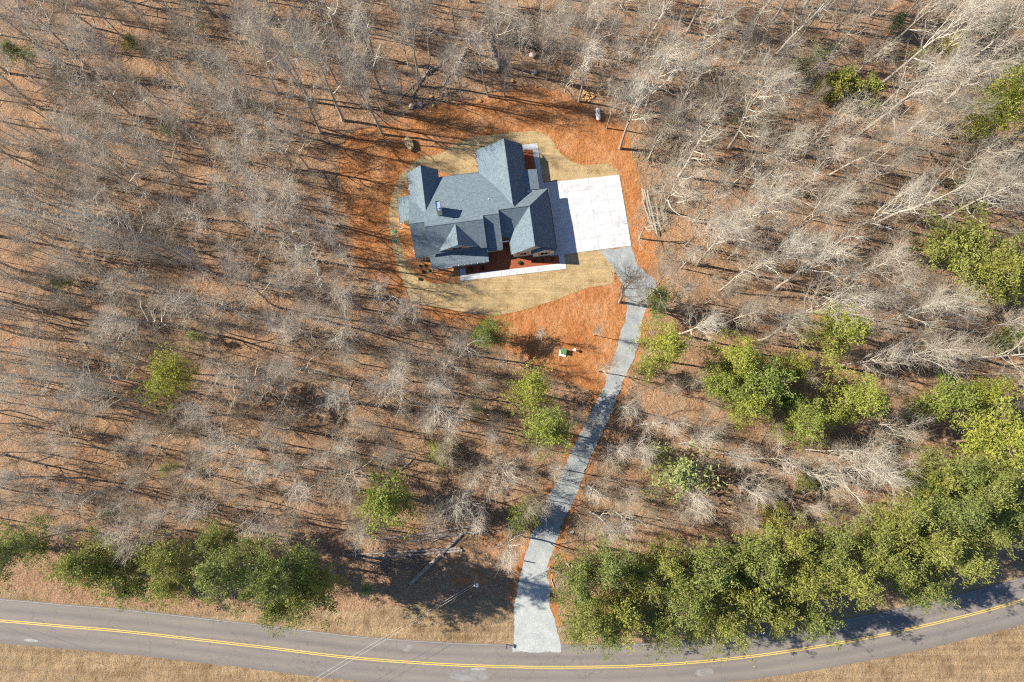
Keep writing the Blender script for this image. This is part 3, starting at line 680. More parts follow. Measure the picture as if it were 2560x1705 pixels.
wire(Vector((pp.x - .2, pp.y + .1, 9.2)), a + d_ * 1.7 + Vector((-.5, .5, -.7)), .6, 'lower pale wire from the utility pole down across the road', 'wires from the utility pole', .016, 'wire')
for k, (y0, y1) in enumerate(((1640, 1712), (1664, 1745))):
    p0 = at(-60, y0 - 24, 8); p1 = at(210, y1, 8); dd = p1 - p0
    wire(p0 - dd * 1.2, p1 + dd * 2.0, .4, ('upper' if k == 0 else 'lower') + ' thin wire crossing the grass in the bottom left corner', 'wires in the bottom left corner', .012)
def mailbox():
    p = at(1140 + .1722 * 735, 1380 + .1722 * 1343); t = empty("mailbox", (p.x, p.y, 0), math.radians(88)); tag(t, 'black roadside mailbox on a post left of the gravel drive mouth', 'mailbox')
    boxobj("post", (0, 0, .5), (.1, .1, 1.0), M['darkmetal'], t)
    def arch(bm):
        for x in (-.25, .25):
            pass
        secs = [(-.11, 0), (.11, 0), (.11, .13), (.07, .21), (0, .24), (-.07, .21), (-.11, .13)]
        A = [bm.verts.new((-.3, y, 1.02 + z)) for y, z in secs]; B = [bm.verts.new((.3, y, 1.02 + z)) for y, z in secs]
        bm.faces.new(A); bm.faces.new(B[::-1])
        for i in range(7): bm.faces.new((A[i], B[i], B[(i + 1) % 7], A[(i + 1) % 7]))
    bmobj("box", arch, M['darkmetal'], t); boxobj("flag", (.1, -.13, 1.22), (.14, .02, .1), simple("red_flag", (.5, .03, .02)), t)
mailbox()
def gate():
    z5 = lambda x, y, z=0: at(1140 + .1722 * x, 1380 + .1722 * y, z)
    a = z5(1350, 222); b = z5(1045, 372); L = (b - a).length; ang = math.atan2(b.y - a.y, b.x - a.x)
    t = empty("farm_gate", (a.x, a.y, 0), ang); tag(t, 'open grey tubular steel farm gate across half the gravel drive', 'gate')
    def fr(bm):
        tube_bm(bm, [(.1, 0, .3), (L, 0, .3)], [.035] * 2, 6); tube_bm(bm, [(.1, 0, 1.4), (L, 0, 1.4)], [.035] * 2, 6)
        tube_bm(bm, [(.1, 0, .3), (.1, 0, 1.4)], [.035] * 2, 6); tube_bm(bm, [(L, 0, .3), (L, 0, 1.4)], [.035] * 2, 6)
    bmobj("frame", fr, M['galv'], t)
    for z in (.52, .74, .96, 1.18): bmobj("rail", lambda bm: tube_bm(bm, [(.1, 0, z), (L, 0, z)], [.025] * 2, 6), M['galv'], t)
    for x in (L * .33, L * .66): boxobj("brace", (x, .03, .85), (.07, .03, 1.1), M['galv'], t)
    for p, lab in ((z5(1362, 212), 'brown wooden gate post at the right edge of the gravel drive'), (z5(985, 126), 'thin brown gate post at the left edge of the gravel drive')):
        tag(bmobj("gate_post", lambda bm: tube_bm(bm, [(p.x, p.y, 0), (p.x, p.y, 1.5), (p.x, p.y, 1.56)], [.09, .09, .05], 8), M['deadwood']), lab, 'post')
    # short run of rail fence right of the post
    q = empty("rail_fence", (a.x, a.y, 0), -.45); tag(q, 'short tubular fence panel running right from the gate into brush', 'fence')
    for z in (.4, .8, 1.2): bmobj("rail", lambda bm: tube_bm(bm, [(.3, 0, z), (3.6, 0, z)], [.025] * 2, 6), M['galv'], q)
    for x in (.3, 2.0, 3.6): bmobj("post", lambda bm: tube_bm(bm, [(x, 0, 0), (x, 0, 1.35)], [.05] * 2, 6), M['galv'], q)
gate()

# ---------------------------------------------------------------- rocks
def rock_mesh(seed, m, sub=3):
    bm = bmesh.new(); bmesh.ops.create_icosphere(bm, subdivisions=sub, radius=.5); r = np.random.RandomState(seed)
    dirs = r.normal(size=(14, 3)); dirs /= np.linalg.norm(dirs, axis=1, keepdims=True); cut = .30 + .14 * r.rand(14)
    for v in bm.verts:
        for d, c in zip(dirs, cut):
            s = v.co.x * d[0] + v.co.y * d[1] + v.co.z * d[2]
            if s > c: v.co -= Vector(d) * (s - c)
        v.co += Vector(r.normal(size=3) * .008)
    me = bpy.data.meshes.new("rock"); bm.to_mesh(me); bm.free(); me.materials.append(m); return me
rocksO = [rock_mesh(k, M['rock_o'], 2) for k in range(4)]; rocksG = [rock_mesh(k + 9, M['rock_g'], 3) for k in range(3)]
def put_rock(me, p, s, lab, grp=None, z=None, name="rock", cat="rock"):
    o = link(bpy.data.objects.new(name, me)); o.location = (p.x, p.y, (z if z is not None else s[2] * .25)); o.scale = s; o.rotation_euler = (0, 0, rnd.uniform(0, 6.28)); tag(o, lab, cat, grp); return o
b = put_rock(rock_mesh(33, M['mossrock'], 4), at(1024, 364), (1.5, 3.1, 1.9), 'large mossy tan boulder alone on the clay left of the house', None, .55, "boulder", "boulder"); b.rotation_euler[2] = .35
z6 = lambda x, y: at(1440 + .1531 * x, 180 + .1531 * y)
for k, (x, y) in enumerate([(95, 395), (140, 355), (165, 330), (185, 370), (130, 320), (215, 380), (235, 350), (260, 380), (280, 410), (200, 440), (230, 465), (210, 475), (245, 430), (180, 410), (150, 470), (120, 440), (300, 400), (255, 345), (165, 445), (275, 360), (110, 365), (195, 345)]):
    s = rnd.uniform(.35, .7); put_rock(rnd.choice(rocksO), z6(x, y), (s, s * .8, s * .6), 'ochre rock in the rubble pile left of the white tank', 'rocks of the rubble pile')
put_rock(rocksO[1], z6(388, 340), (1.2, .95, .7), 'largest yellow rock, lying just right of the rubble pile'); put_rock(rocksO[2], z6(430, 215), (.5, .8, .5), 'narrow pale rock above the rubble pile')
for (x, y, s, l, m) in [(1850, 580, 1.3, 'grey boulder under bare trees at the top of the clearing', 'g'), (1570, 700, .9, 'pale rock at the top edge of the clearing', 'o'), (1155, 955, .9, 'orange rock on the upper clay edge behind the house', 'o'), (540, 1020, .8, 'orange rock in the clay bank, second cluster from the left', 'o'), (260, 1030, 1.2, 'grey rock at the left end of the clay bank', 'g'), (370, 1000, 1.1, 'dark rock beside the left end of the clay bank', 'g'),
                        (720, 960, .9, 'orange rock midway along the clay bank', 'o'), (690, 940, .7, 'small orange rock touching the larger one on the bank', 'o'), (510, 900, .8, 'yellowish rock under the fallen branches', 'o'), (1835, 360, 1.5, 'pale weathered stump of stone beyond the clearing top', 'g'), (1885, 770, .5, 'small pale stone on leaves above the clearing', 'o'), (850, 995, .6, 'small stone on the clay bank above the house', 'o'), (2110, 945, .45, 'lone dark stone in the clay above the lawn', 'g')]:
    put_rock((rocksO if m == 'o' else rocksG)[int(x) % 3], z3(x, y), (s, s * .8, s * .65), l)
for (u, v, s, l) in [(1583, 1130, 1.0, 'tan rock beside the drive, near two pale stones'), (1600, 1096, .8, 'white stone right of the drive near the blue capped post'), (1430, 1330, .9, 'chalk white broken stone right of the lower drive')]:
    put_rock(rocksG[0] if s != 1.0 else rocksO[0], at(u, v), (s, s * .7, s * .5), l)

# ---------------------------------------------------------------- fallen wood
def log(pts, r0, r1, m, lab, grp=None, z=None, name="fallen_log", stubs=0, seed=1):
    r = random.Random(seed); P_ = smooth_poly([Vector((p.x, p.y, (z if z is not None else r0) + gz(p.x, p.y))) for p in pts], False, 4) if len(pts) > 2 else [Vector((pts[0].x, pts[0].y, (z or r0) + gz(pts[0].x, pts[0].y))).lerp(Vector((pts[1].x, pts[1].y, (z or r0) + gz(pts[1].x, pts[1].y))), k / 5) for k in range(6)]
    P_ = [p + Vector((r.uniform(-.06, .06), r.uniform(-.06, .06), 0)) for p in P_]
    n = len(P_); rr = [r0 + (r1 - r0) * k / (n - 1) for k in range(n)]
    def f(bm):
        tube_bm(bm, P_, rr, 9)
        for k in range(stubs):
            q = P_[r.randrange(1, n)]; dr = Vector((r.uniform(-1, 1), r.uniform(-1, 1), r.uniform(.1, .8))).normalized() * r.uniform(.5, 2.2); tube_bm(bm, [q, q + dr * .5, q + dr + Vector((0, 0, .1))], [r1 * .5, r1 * .35, .015], 5)
    return tag(bmobj(name, f, m), lab, 'log', grp)
G1 = 'felled trunks in the corner above the road'
for pts, r0, r1, m, l in [([(1026, 1458), (1159, 1330)], .34, .26, 'deadwood', 'thick felled trunk lying diagonally above the road with pale cut end'),
                          ([(958, 1346), (1085, 1330), (1212, 1308)], .16, .2, 'deadwood', 'uppermost of the long felled trunks under the pale bare crown'),
                          ([(1075, 1338), (1214, 1326)], .2, .17, 'deadwood', 'short felled trunk just below the uppermost long one'),
                          ([(1020, 1352), (1170, 1332)], .17, .14, 'deadwood', 'felled trunk meeting the top of the diagonal trunk'),
                          ([(867, 1387), (1000, 1379), (1152, 1369)], .13, .22, 'deadwood', 'long felled trunk crossed by the diagonal one, upper of two'),
                          ([(907, 1395), (1030, 1386), (1156, 1375)], .14, .24, 'deadwood', 'long felled trunk crossed by the diagonal one, lower of two'),
                          ([(1077, 1356), (1115, 1336)], .12, .1, 'deadwood', 'short felled branch left of the diagonal trunk'),
                          ([(860, 1330), (1040, 1362)], .12, .08, 'darkwood', 'thin dark felled trunk left of the long pair'),
                          ([(1000, 1178), (1036, 1142)], .12, .1, 'deadwood', 'thin fallen trunk right of the bright green tree above')]:
    log([at(*p) for p in pts], r0, r1, M[m], l, None, stubs=3, seed=int(pts[0][0]))
for k, (x0, y0, x1, y1, r_) in enumerate([(2085, 535, 2150, 810, .17), (2100, 545, 2165, 830, .15), (2118, 556, 2188, 860, .17), (2140, 600, 2200, 855, .13), (2155, 640, 2210, 800, .13), (2176, 640, 2216, 830, .12), (2235, 655, 2243, 770, .12), (2255, 665, 2262, 760, .1), (2088, 620, 2140, 790, .13)]):
    log([z1(x0, y0), z1(x1, y1)], r_, r_ * .75, M['barelog'], 'pale peeled log in the stack right of the concrete pad', 'logs stacked right of the concrete pad', z=r_ + (k % 3) * .2, seed=k)
dt = log([at(1218, 104), at(1226, 118), at(1236, 142), at(1243, 158), at(1249, 176)], .34, .62, M['barelog'], 'broad broken pale trunk with dark rotten hollow behind the house', None, seed=4, stubs=6)
bmobj("hollow", lambda bm: tube_bm(bm, [at(1232, 124, .95), at(1240, 141, 1.05), at(1247, 156, 1.1), at(1251, 170, 1.0)], [.12, .3, .34, .2], 7), M['darkwood'], dt)
log([at(1026, 254), at(1047, 212), at(1070, 183), at(1099, 162), at(1143, 129)], .12, .3, M['deadwood'], 'long curved fallen limb behind the house, left of two', stubs=9, seed=6)
log([at(1102, 248), at(1110, 208), at(1129, 183), at(1152, 154), at(1166, 112)], .1, .3, M['deadwood'], 'long curved fallen limb behind the house, right of two', stubs=9, seed=7)
log([at(1000, 250), at(1030, 215), at(1075, 180)], .06, .14, M['deadwood'], 'thin fallen limb beside the left curved limb', stubs=6, seed=8)
log([at(1085, 82), at(1150, 96), at(1230, 100)], .22, .35, M['deadwood'], 'long dark fallen trunk reaching the broken snag', stubs=5, seed=9)
for k, (p, q) in enumerate([((1413, 1405), (1435, 1418)), ((1427, 1416), (1462, 1402)), ((1378, 1447), (1386, 1470)), ((1450, 1400), (1470, 1432))]):
    log([at(*p), at(*q)], .1, .07, M['barelog'], ['pale stick in the V beside the gate fence', 'pale limb forming the V beside the gate fence', 'stout pale limb right of the lower drive', 'grey limb going under the pines by the gate'][k], seed=k)
def snag():
    p = at(1233, 101); t = empty("dead_snag", (p.x, p.y, 0)); tag(t, 'thick dark broken snag standing beside the uprooted root mass', 'dead tree')
    bmobj("trunk", lambda bm: tube_bm(bm, [(0, 0, 0), (0, 0, 3), (.1, .1, 6.5), (.1, .1, 7.2)], [.55, .45, .38, .1], 10), M['bark'], t)
    S = []; r = random.Random(4)
    for k in range(14):
        a = r.uniform(0, 6.28); z = r.uniform(5, 7); S.append((0, 0, z, math.cos(a) * 1.2, math.sin(a) * 1.2, z + r.uniform(0, 1.5), .06, .015))
    link(bpy.data.objects.new("branches", segs_mesh("branches", S, M['twig'], 4)), t)
snag()
def rootmass():
    p = at(1287, 100); r = random.Random(2); S = []
    for k in range(110):
        a = r.uniform(0, 6.28); L = r.uniform(.8, 2.6); z = r.uniform(.2, 1.6); x0, y0 = p.x + r.uniform(-1.2, 1.2), p.y + r.uniform(-.5, .6)
        S.append((x0, y0, z, x0 + math.cos(a) * L, y0 + math.sin(a) * L * .7, max(.05, z + r.uniform(-1, .8)), .12, .02))
    for k in range(40): x0 = p.x + 1 + k * .07; S.append((x0, p.y - k * .05, .3, x0 + r.uniform(-.5, 1), p.y - k * .05 + r.uniform(-.8, .5), .3, .12, .03))
    tag(link(bpy.data.objects.new("uprooted_stump", segs_mesh("uprooted_stump", S, M['root'], 5))), 'black tangled root mass of an uprooted tree beyond the clearing', 'stump')
rootmass()
def brush_pile(cx, cy, rx, ry, n, hh, lab, seed, m='barelog', r_=.035):
    r = random.Random(seed); S = []; c = at(cx, cy)
    for k in range(n):
        a = r.uniform(0, 6.28); q = math.sqrt(r.random()); x = c.x + rx * q * math.cos(a); y = c.y + ry * q * math.sin(a); z = hh * (1 - q * q) * r.random() + .05
        b_ = r.gauss(.6, .8); L = r.uniform(.6, 3.0); w = r.uniform(.4, 1.3) * r_
        S.append((x, y, z, x + math.cos(b_) * L, y + math.sin(b_) * L, max(.03, z + r.uniform(-.4, .5)), w, w * .4))
    return tag(link(bpy.data.objects.new("brush_pile", segs_mesh("brush_pile", S, M[m], 4))), lab, 'brush pile', None, 'stuff')
brush_pile(1655, 375, 5.5, 3.5, 700, 1.4, 'heaped cut branches at the right edge of the clearing', 1)
brush_pile(1690, 290, 5, 5, 380, .8, 'dark cut branches above the large brush heap', 2, 'deadwood')
brush_pile(1700, 470, 4.5, 5, 360, .6, 'loose cut branches right of the stacked peeled logs', 3)
brush_pile(1640, 520, 2.5, 4.5, 160, .6, 'twigs heaped over the stacked peeled logs', 4)
brush_pile(980, 1400, 6, 2.5, 260, .5, 'dead branches beneath the felled trunks', 5, 'deadwood')
brush_pile(1430, 1450, 3, 3.5, 160, .6, 'dead branches by the gate', 6, 'deadwood')
brush_pile(1060, 215, 7, 4, 300, .5, 'broken twigs around the fallen curved limbs', 7, 'deadwood', .03)

# ---------------------------------------------------------------- bare hardwoods
def bare(seed, h, spread, r0, first=.42, n_l=15, dens=1.0, up=.75):
    r = random.Random(seed); T = []; C_ = []
    def vr(s): return Vector((r.gauss(0, s), r.gauss(0, s), r.gauss(0, s)))
    P_ = [Vector((0, 0, -.3))]; lean = Vector((r.gauss(0, .045), r.gauss(0, .045), 1)).normalized(); n = 12; cur = lean.copy(); pts = []
    for k in range(n):
        cur = (cur + Vector((r.gauss(0, .04), r.gauss(0, .04), 0)) + (lean - cur) * .3).normalized(); P_.append(P_[-1] + cur * (h * .93 / n))
    rad = lambda t: r0 * (1.0 - t) ** .8 * .94 + .022
    for k in range(n): T.append((*P_[k], *P_[k + 1], rad(k / n), rad((k + 1) / n)))
    T[0] = (*P_[0], *P_[1], r0 * 1.25, rad(1 / n))
    def on(t): x = t * n; i = min(n - 1, int(x)); return P_[i].lerp(P_[i + 1], x - i)
    def twig(p, d, L, rr, depth):
        q = p; dd = d
        for j in range(2):
            dd = (dd + vr(.25) + Vector((0, 0, .14))).normalized(); e_ = q + dd * L / 2; C_.append((*q, *e_, rr, rr * .6)); rr *= .6; q = e_
            if depth:
                for _ in range(1 + (r.random() < .22 * dens)): twig(q, (dd + vr(.45)).normalized(), L * r.uniform(.5, .85), max(rr * .9, .011), depth - 1)
    def branch(p, d, L, rr, lvl):
        n_ = 6 if lvl == 0 else 4; q = p; dd = d
        for j in range(n_):
            dd = (dd + vr(.16) + Vector((0, 0, .12 if lvl == 0 else .12))).normalized(); e_ = q + dd * L / n_; r1 = rr * (.83 if lvl == 0 else .72)
            C_.append((*q, *e_, rr, r1)); q = e_; rr = r1
            if lvl == 0:
                if j >= 1:
                    for _ in range(1 if j < 4 else 2): branch(q, (dd + vr(.42)).normalized(), L * r.uniform(.3, .55), max(rr * .62, .031), 1)
            else:
                for _ in range(1 + (r.random() < .3 * dens)): twig(q, (dd + vr(.5)).normalized(), r.uniform(.9, 2.0), max(rr * .7, .016), 1)
    az = r.uniform(0, 6)
    for k in range(n_l):
        t = first + (1 - first) * (k / (n_l - 1)) ** .9; t = min(.995, t); az += 2.4 + r.uniform(-.5, .5); el = up - .14 + .35 * (t - first) / (1 - first) + r.uniform(-.2, .2)
        L = spread * (1.0 - .55 * ((t - first) / (1 - first))) * r.uniform(.6, 1.2)
        branch(on(t), Vector((math.cos(az) * math.cos(el), math.sin(az) * math.cos(el), math.sin(el))), L, max(rad(t) * .75, .06), 0)
    return T, C_
variants = []
specs = [(23, 7.0, .24, .36, 13, 1.0, 1.0), (20, 6.0, .20, .36, 12, 1.0, 1.05), (25, 8.0, .28, .40, 14, .9, .98), (18, 5.2, .16, .38, 10, 1.0, 1.1), (22, 8.8, .26, .30, 14, .8, .85), (16, 4.6, .13, .38, 9, 1.0, 1.1), (24, 6.4, .22, .42, 12, 1.0, 1.08), (19, 7.6, .22, .26, 14, .9, .75), (21, 6.8, .2, .38, 12, 1.0, .98)]
for k, s in enumerate(specs):
    T, C_ = bare(100 + k, *s)
    v = (segs_mesh("trunk", T, M['bark'], 7), segs_mesh("crown", C_, M['limb'], 3, M['twig_pale'] if k in (2, 4, 7) else M['twig'], .032), s[0], len(C_)); variants.append(v)
    print("variant", k, len(C_))
dk = variants[4][1].copy(); dk.materials.clear(); [dk.materials.append(M['twig_unlit']) for _ in (0, 1)]; variants.append((variants[4][0], dk, 22, 0))  # crown copy with the unlit, silhouetted look put into its colour
placed = []
def place_bare(p, k, s, rz, label, grp='bare trees of the winter woods', name="bare_tree", tilt=(0, 0)):
    t = empty(name, (p.x, p.y, gz(p.x, p.y)), rz); t.rotation_euler = (tilt[0], tilt[1], rz); t.scale = (s, s, s); tag(t, label, 'tree', grp)
    for nm, me in (("trunk", variants[k][0]), ("crown", variants[k][1])): link(bpy.data.objects.new(nm, me), t)
    placed.append((p.x, p.y)); return t
key = [ # (base point, variant, scale, label)
    ((1549, 756), 9, .92, 'slim dark bare tree at the left edge of the drive below the pad'), ((1183, 889), 0, .72, 'pale bare tree beside the lone pine below the lawn'),
    ((1350, 845), 3, .42, 'small pale bare tree alone in the clay left of the green box'), ((1484, 837), 3, .40, 'small pale bare tree on clay just left of the drive'),
    ((1497, 928), 1, .62, 'bent bare tree with thick dark shadow across the drive'), ((957, 336), 6, 1.0, 'tall bare tree at the left clay edge above the boulder'),
    ((1221, 241), 6, .8, 'straight slim bare tree centred on the upper clay edge'), ((1159, 259), 3, .95, 'slim bare tree on the upper clay edge, left of centre'), ((1128, 248), 5, .85, 'thin bare tree leftmost of three on the upper clay edge'),
    ((1262, 239), 3, .9, 'thin bare tree right of the central slim one on the clay edge'), ((1367, 197), 0, .8, 'pale slender tree right of the grey boulder'), ((1399, 203), 1, .9, 'bare tree next right of the pale slender tree'), ((1353, 177), 5, .95, 'thin tree just left of the pale slender tree'),
    ((1448, 254), 1, 1.0, 'bare tree standing left of the rubble pile'), ((1517, 321), 3, .8, 'bare tree directly right of the white tank'), ((1550, 372), 2, .9, 'big spreading pale tree leaning over the large brush heap'), ((1010, 287), 3, .8, 'bare tree above the left end of the clay'),
    ((933, 139), 6, 1.0, 'tall dark trunk left of the fallen limbs'), ((1015, 95), 6, .95, 'dark trunk above the left fallen limb'), ((1052, 73), 2, .85, 'stout dark trunk near the top centre'), ((1578, 215), 0, .9, 'bare tree above and right of the rubble pile'), ((1693, 292), 2, .8, 'pale straight tree behind the brush heap'),
    ((1597, 596), 7, .7, 'pale leaning tree at the lower right corner of the concrete pad'), ((858, 303), 2, .95, 'tall dark tree west of the clearing top'), ((803, 332), 0, 1.0, 'tall tree left of the clearing near its top'), ((738, 425), 7, .95, 'pale many limbed tree left of the clearing'), ((772, 424), 5, 1.0, 'thin tree paired with the pale many limbed one'),
    ((825, 727), 4, .9, 'big pale crowned tree left of the lower lawn'), ((698, 769), 1, 1.0, 'tree left of the big pale crowned one'), ((1972, 793), 4, 1.12, 'very large white limbed tree in the right woods above the round pine'), ((1943, 722), 2, 1.0, 'tall pale tree just above the very large white one'),
    ((2058, 1175), 4, .95, 'white limbed tree leaning over red soil above the roadside pines'), ((2357, 548), 7, 1.1, 'big white limbed tree near the right border, upper part'), ((2277, 325), 2, 1.0, 'tall white tree right of the dark green shrubs'), ((1733, 555), 4, .8, 'white branching tree right of the stacked logs'),
    ((1828, 464), 7, .85, 'pale forked tree in the right woods level with the pad'), ((1882, 467), 4, .9, 'pale spreading tree beside the pale forked one'), ((1264, 1160), 7, .72, 'pale spreading crown left of the lower drive'), ((1172, 1240), 4, .72, 'bare silver crown over the felled trunks'), ((1595, 760), 0, .9, 'pale tree leaning right behind the pine by the drive'),
    ((1430, 1050), 3, .6, 'grey bare tree left of the drive bend'), ((1455, 1060), 5, .7, 'fallen over bare tree crown at the left edge of the drive'), ((1700, 1262), 5, .8, 'small white bare tree above the roadside pines'), ((1640, 1290), 5, .6, 'small grey tree right of the drive')]
for k, (b_, vk, s, lab) in enumerate(key):
    place_bare(at(*b_), vk, s, rnd.uniform(0, 6.28), lab, 'bare trees singled out around the clearing' if k < 23 else 'bare trees of the winter woods')
KN = ['dark drive side tree', 'pale tree by the lone pine', 'small clearing tree', 'small tree left of the drive', 'bent tree', 'boulder tree', 'central slim tree', 'slim tree on the clay edge', 'leftmost clay edge tree', 'thin clay edge tree',
      'pale slender tree', 'twin slender tree', 'thin tree by the boulder', 'rubble pile tree', 'tank tree', 'brush heap tree', 'clay end tree', 'dark trunk by the fallen limbs', 'dark trunk above the fallen limb', 'stout top centre trunk', 'tree above the rubble pile', 'tree behind the brush heap',
      'leaning pad corner tree', 'tall dark west tree', 'tall tree near the clearing top', 'many limbed west tree', 'thin paired tree', 'pale crown by the lower lawn', 'tree left of the pale crown', 'very large white limbed tree', 'tall pale tree above the white one', 'white tree over red soil',
      'big white tree at the right border', 'tall white tree by the dark shrubs', 'white tree by the stacked logs', 'pale forked tree', 'pale spreading tree', 'spreading crown by the lower drive', 'silver crown over the felled trunks', 'pale tree behind the drive pine', 'grey tree at the drive bend', 'fallen over crown', 'small white tree above the belt', 'small grey drive side tree']
PLM = [(392, 865, 'lone bright pine'), (1222, 893, 'twin pines'), (888, 1155, 'bright yellow green tree'), (1690, 828, 'pine cluster'), (1935, 765, 'round pine'), (2220, 555, 'large right pine'), (2300, 238, 'upper right pine'), (2310, 1012, 'bright border pine'), (1022, 1042, 'small bright shrub tree'), (305, 92, 'small green bush near the top'),
       (40, 122, 'pale bush at the left border'), (140, 648, 'pale bush in the left woods'), (1858, 145, 'olive bush'), (2192, 98, 'yellow shrub'), (2235, 432, 'green bush above the large pine'), (385, 295, 'faint upper left sapling'), (388, 1073, 'faint lower left sapling'), (30, 1262, 'left end of the pine belt'), (385, 1310, 'middle of the left pine belt'), (640, 1345, 'right end of the left pine belt'),
       (20, 20, 'top left corner'), (600, 20, 'top edge left of the house'), (1750, 20, 'top edge right of the brush heap'), (2340, 20, 'top right corner'), (10, 400, 'left border'), (10, 950, 'lower left border')]
ORD = ['', 'second ', 'third ', 'fourth ', 'fifth ', 'sixth ', 'seventh ', 'eighth ', 'ninth ', 'tenth ']
def where(desc, u, v):
    c = sorted(LM, key=lambda q: (q[0] - u) ** 2 + (q[1] - v) ** 2)
    for q in c[:4]:
        dx, dy = u - q[0], v - q[1]; d = math.hypot(dx, dy)
        a = math.degrees(math.atan2(dy, dx)) % 360; k = int((a + 22.5) // 45) % 8
        w = ['right of', 'below right of', 'below', 'below left of', 'left of', 'above left of', 'above', 'above right of'][k]
        n_ = ['just ', '', 'well ', 'far ', 'very far '][min(4, int(d / 90))]
        l = '%s %s%s the %s' % (desc, n_, w, q[2])
        if l not in used_l: used_l.add(l); return l
    q = c[0]; q2 = c[1]; l = '%s between the %s and the %s' % (desc, q[2], q2[2])
    k = 0
    while l in used_l: k += 1; l = '%s between the %s and the %s' % (desc, c[k % 5][2], c[k + 1][2])
    used_l.add(l); return l
# the rest of the woods
solo = [(392, 865, 115, 'lone bright green pine in the left woods'), (1120, 766, 92, 'pine on the clay edge below the lawn'), (1222, 893, 98, 'upper of two pines left of the drive'), (1255, 985, 104, 'lower of two pines left of the drive'), (888, 1155, 118, 'bright yellow green tree left of the silver bare crown'),
        (1520, 690, 74, 'slim pine beside the top of the drive'), (1528, 800, 118, 'bushy pine right of the drive, below the slim one'), (1490, 850, 60, 'small pine clump touching the drive edge'), (1690, 828, 125, 'upper left pine of the cluster in the right woods'), (1745, 868, 140, 'central pine of the cluster in the right woods'), (1660, 878, 100, 'left pine of the cluster in the right woods'), (1725, 922, 110, 'lowest pine of the cluster in the right woods'),
        (1828, 848, 80, 'right pine of the cluster in the right woods'), (1812, 915, 80, 'bluish pine at the lower right of the cluster'), (1935, 765, 122, 'round pine standing alone below the white limbed tree'), (1975, 922, 135, 'pine between the cluster and the right border'), (1858, 975, 115, 'pine below the bluish pine of the cluster'), (2220, 555, 165, 'large pine near the right border, halfway up'), (2345, 545, 90, 'pine at the right border beside the large pine'),
        (2300, 625, 110, 'pine just below the large one near the right border'), (2350, 650, 90, 'pine cut by the right border below the large one'), (2300, 238, 140, 'yellow green pine near the upper right border'), (2190, 925, 120, 'flat topped pine in the lower right woods'), (2265, 905, 95, 'pine right of the flat topped one'), (2310, 1012, 150, 'bright pine at the lower right border'), (2350, 130, 60, 'small pine in the upper right corner')]
beltR = [(1325, 1345, 105), (1395, 1300, 110), (1360, 1425, 100), (1440, 1400, 110), (1470, 1320, 100), (1535, 1290, 100), (1580, 1385, 118), (1520, 1440, 90), (1630, 1320, 118), (1660, 1430, 110), (1735, 1375, 118), (1755, 1290, 110), (1820, 1240, 105), (1845, 1330, 118), (1870, 1415, 92), (1905, 1260, 115), (1955, 1325, 118), (1995, 1255, 112), (2055, 1205, 118), (2055, 1300, 112), (2120, 1345, 92), (2130, 1245, 125), (2195, 1180, 125), (2205, 1280, 112), (2255, 1120, 118), (2260, 1225, 92), (2310, 1160, 100), (2345, 1080, 100), (2150, 1110, 100), (1330, 1450, 70), (1705, 1300, 92), (2345, 1220, 90), (1410, 1460, 80), (1780, 1410, 90), (1600, 1440, 80), (1690, 1360, 100), (2200, 1100, 100)]
beltL = [(30, 1262, 110), (188, 1300, 112), (255, 1318, 108), (292, 1370, 70), (385, 1310, 122), (395, 1362, 80), (490, 1258, 88), (532, 1322, 122), (640, 1345, 128), (700, 1372, 108), (655, 1405, 95), (-60, 1300, 110), (585, 1360, 70)]
small = [(1022, 1042, 50, 0, 'small bright green shrub tree left of the white crown'), (1195, 1188, 48, 0, 'left half of the green pair at the drive edge'), (1222, 1172, 52, 0, 'right half of the green pair at the drive edge'), (305, 92, 34, 0, 'small green bush near the top of the left woods'), (40, 122, 60, 1, 'pale green bush at the left border near the top'), (140, 648, 44, 1, 'pale green bush in the left woods below mid height'), (1858, 145, 66, 1, 'olive green bush in the upper right woods'), (1935, 185, 74, 0, 'green bush in the upper right woods'), (1985, 215, 60, 0, 'dark green bush right of the green one in the upper right'),
         (2235, 432, 60, 0, 'green bush in the right woods above the large pine'), (2192, 98, 52, 2, 'yellow leaved shrub in the upper right woods'), (2110, 130, 34, 2, 'small yellow shrub left of the larger yellow one'), (2320, 785, 60, 0, 'deep green bush near the right border'), (1785, 1175, 48, 2, 'yellow green shrub above the roadside pines'), (385, 295, 30, 1, 'faint green sapling in the upper left woods'), (1700, 262, 34, 1, 'pale green sapling behind the brush heap'), (388, 1073, 36, 1, 'faint green sapling in the lower left woods'),
         (1097, 938, 34, 1, 'pale green sapling left of the twin pines'), (452, 772, 36, 1, 'faint pale sapling in the left woods'), (1535, 1085, 118, 1, 'large pale feathery green tree right of the drive'), (2240, 300, 50, 2, 'olive shrub below the yellow one'), (2060, 50, 40, 1, 'olive sapling at the top of the right woods'), (2290, 60, 60, 1, 'olive tree in the upper right corner'), (1850, 1110, 40, 0, 'dark green bush above the belt pines'), (245, 1180, 20, 1, 'tiny green sapling above the left belt'), (380, 1345, 40, 0, 'low green bush at the foot of the left belt'), (845, 1355, 34, 1, 'low grey green bush in the shade above the verge')]
PINEPX = [(q[0] * 1.0875, q[1] * 1.0875, q[2] * .54 + 42) for q in solo] + [(q[0] * 1.0875, q[1] * 1.0875, q[2] * .54 + (38 if q[3] == 0 else 10)) for q in small] + [(q[0] * 1.0875, q[1] * 1.0875, q[2] * .54 + 28) for q in beltL + beltR]
FELL = [at(*p) for p in [(800, 1335), (1240, 1290), (1290, 1500), (820, 1520)]] 
zoneP = {'open': [Vector(p) for p in clay]}
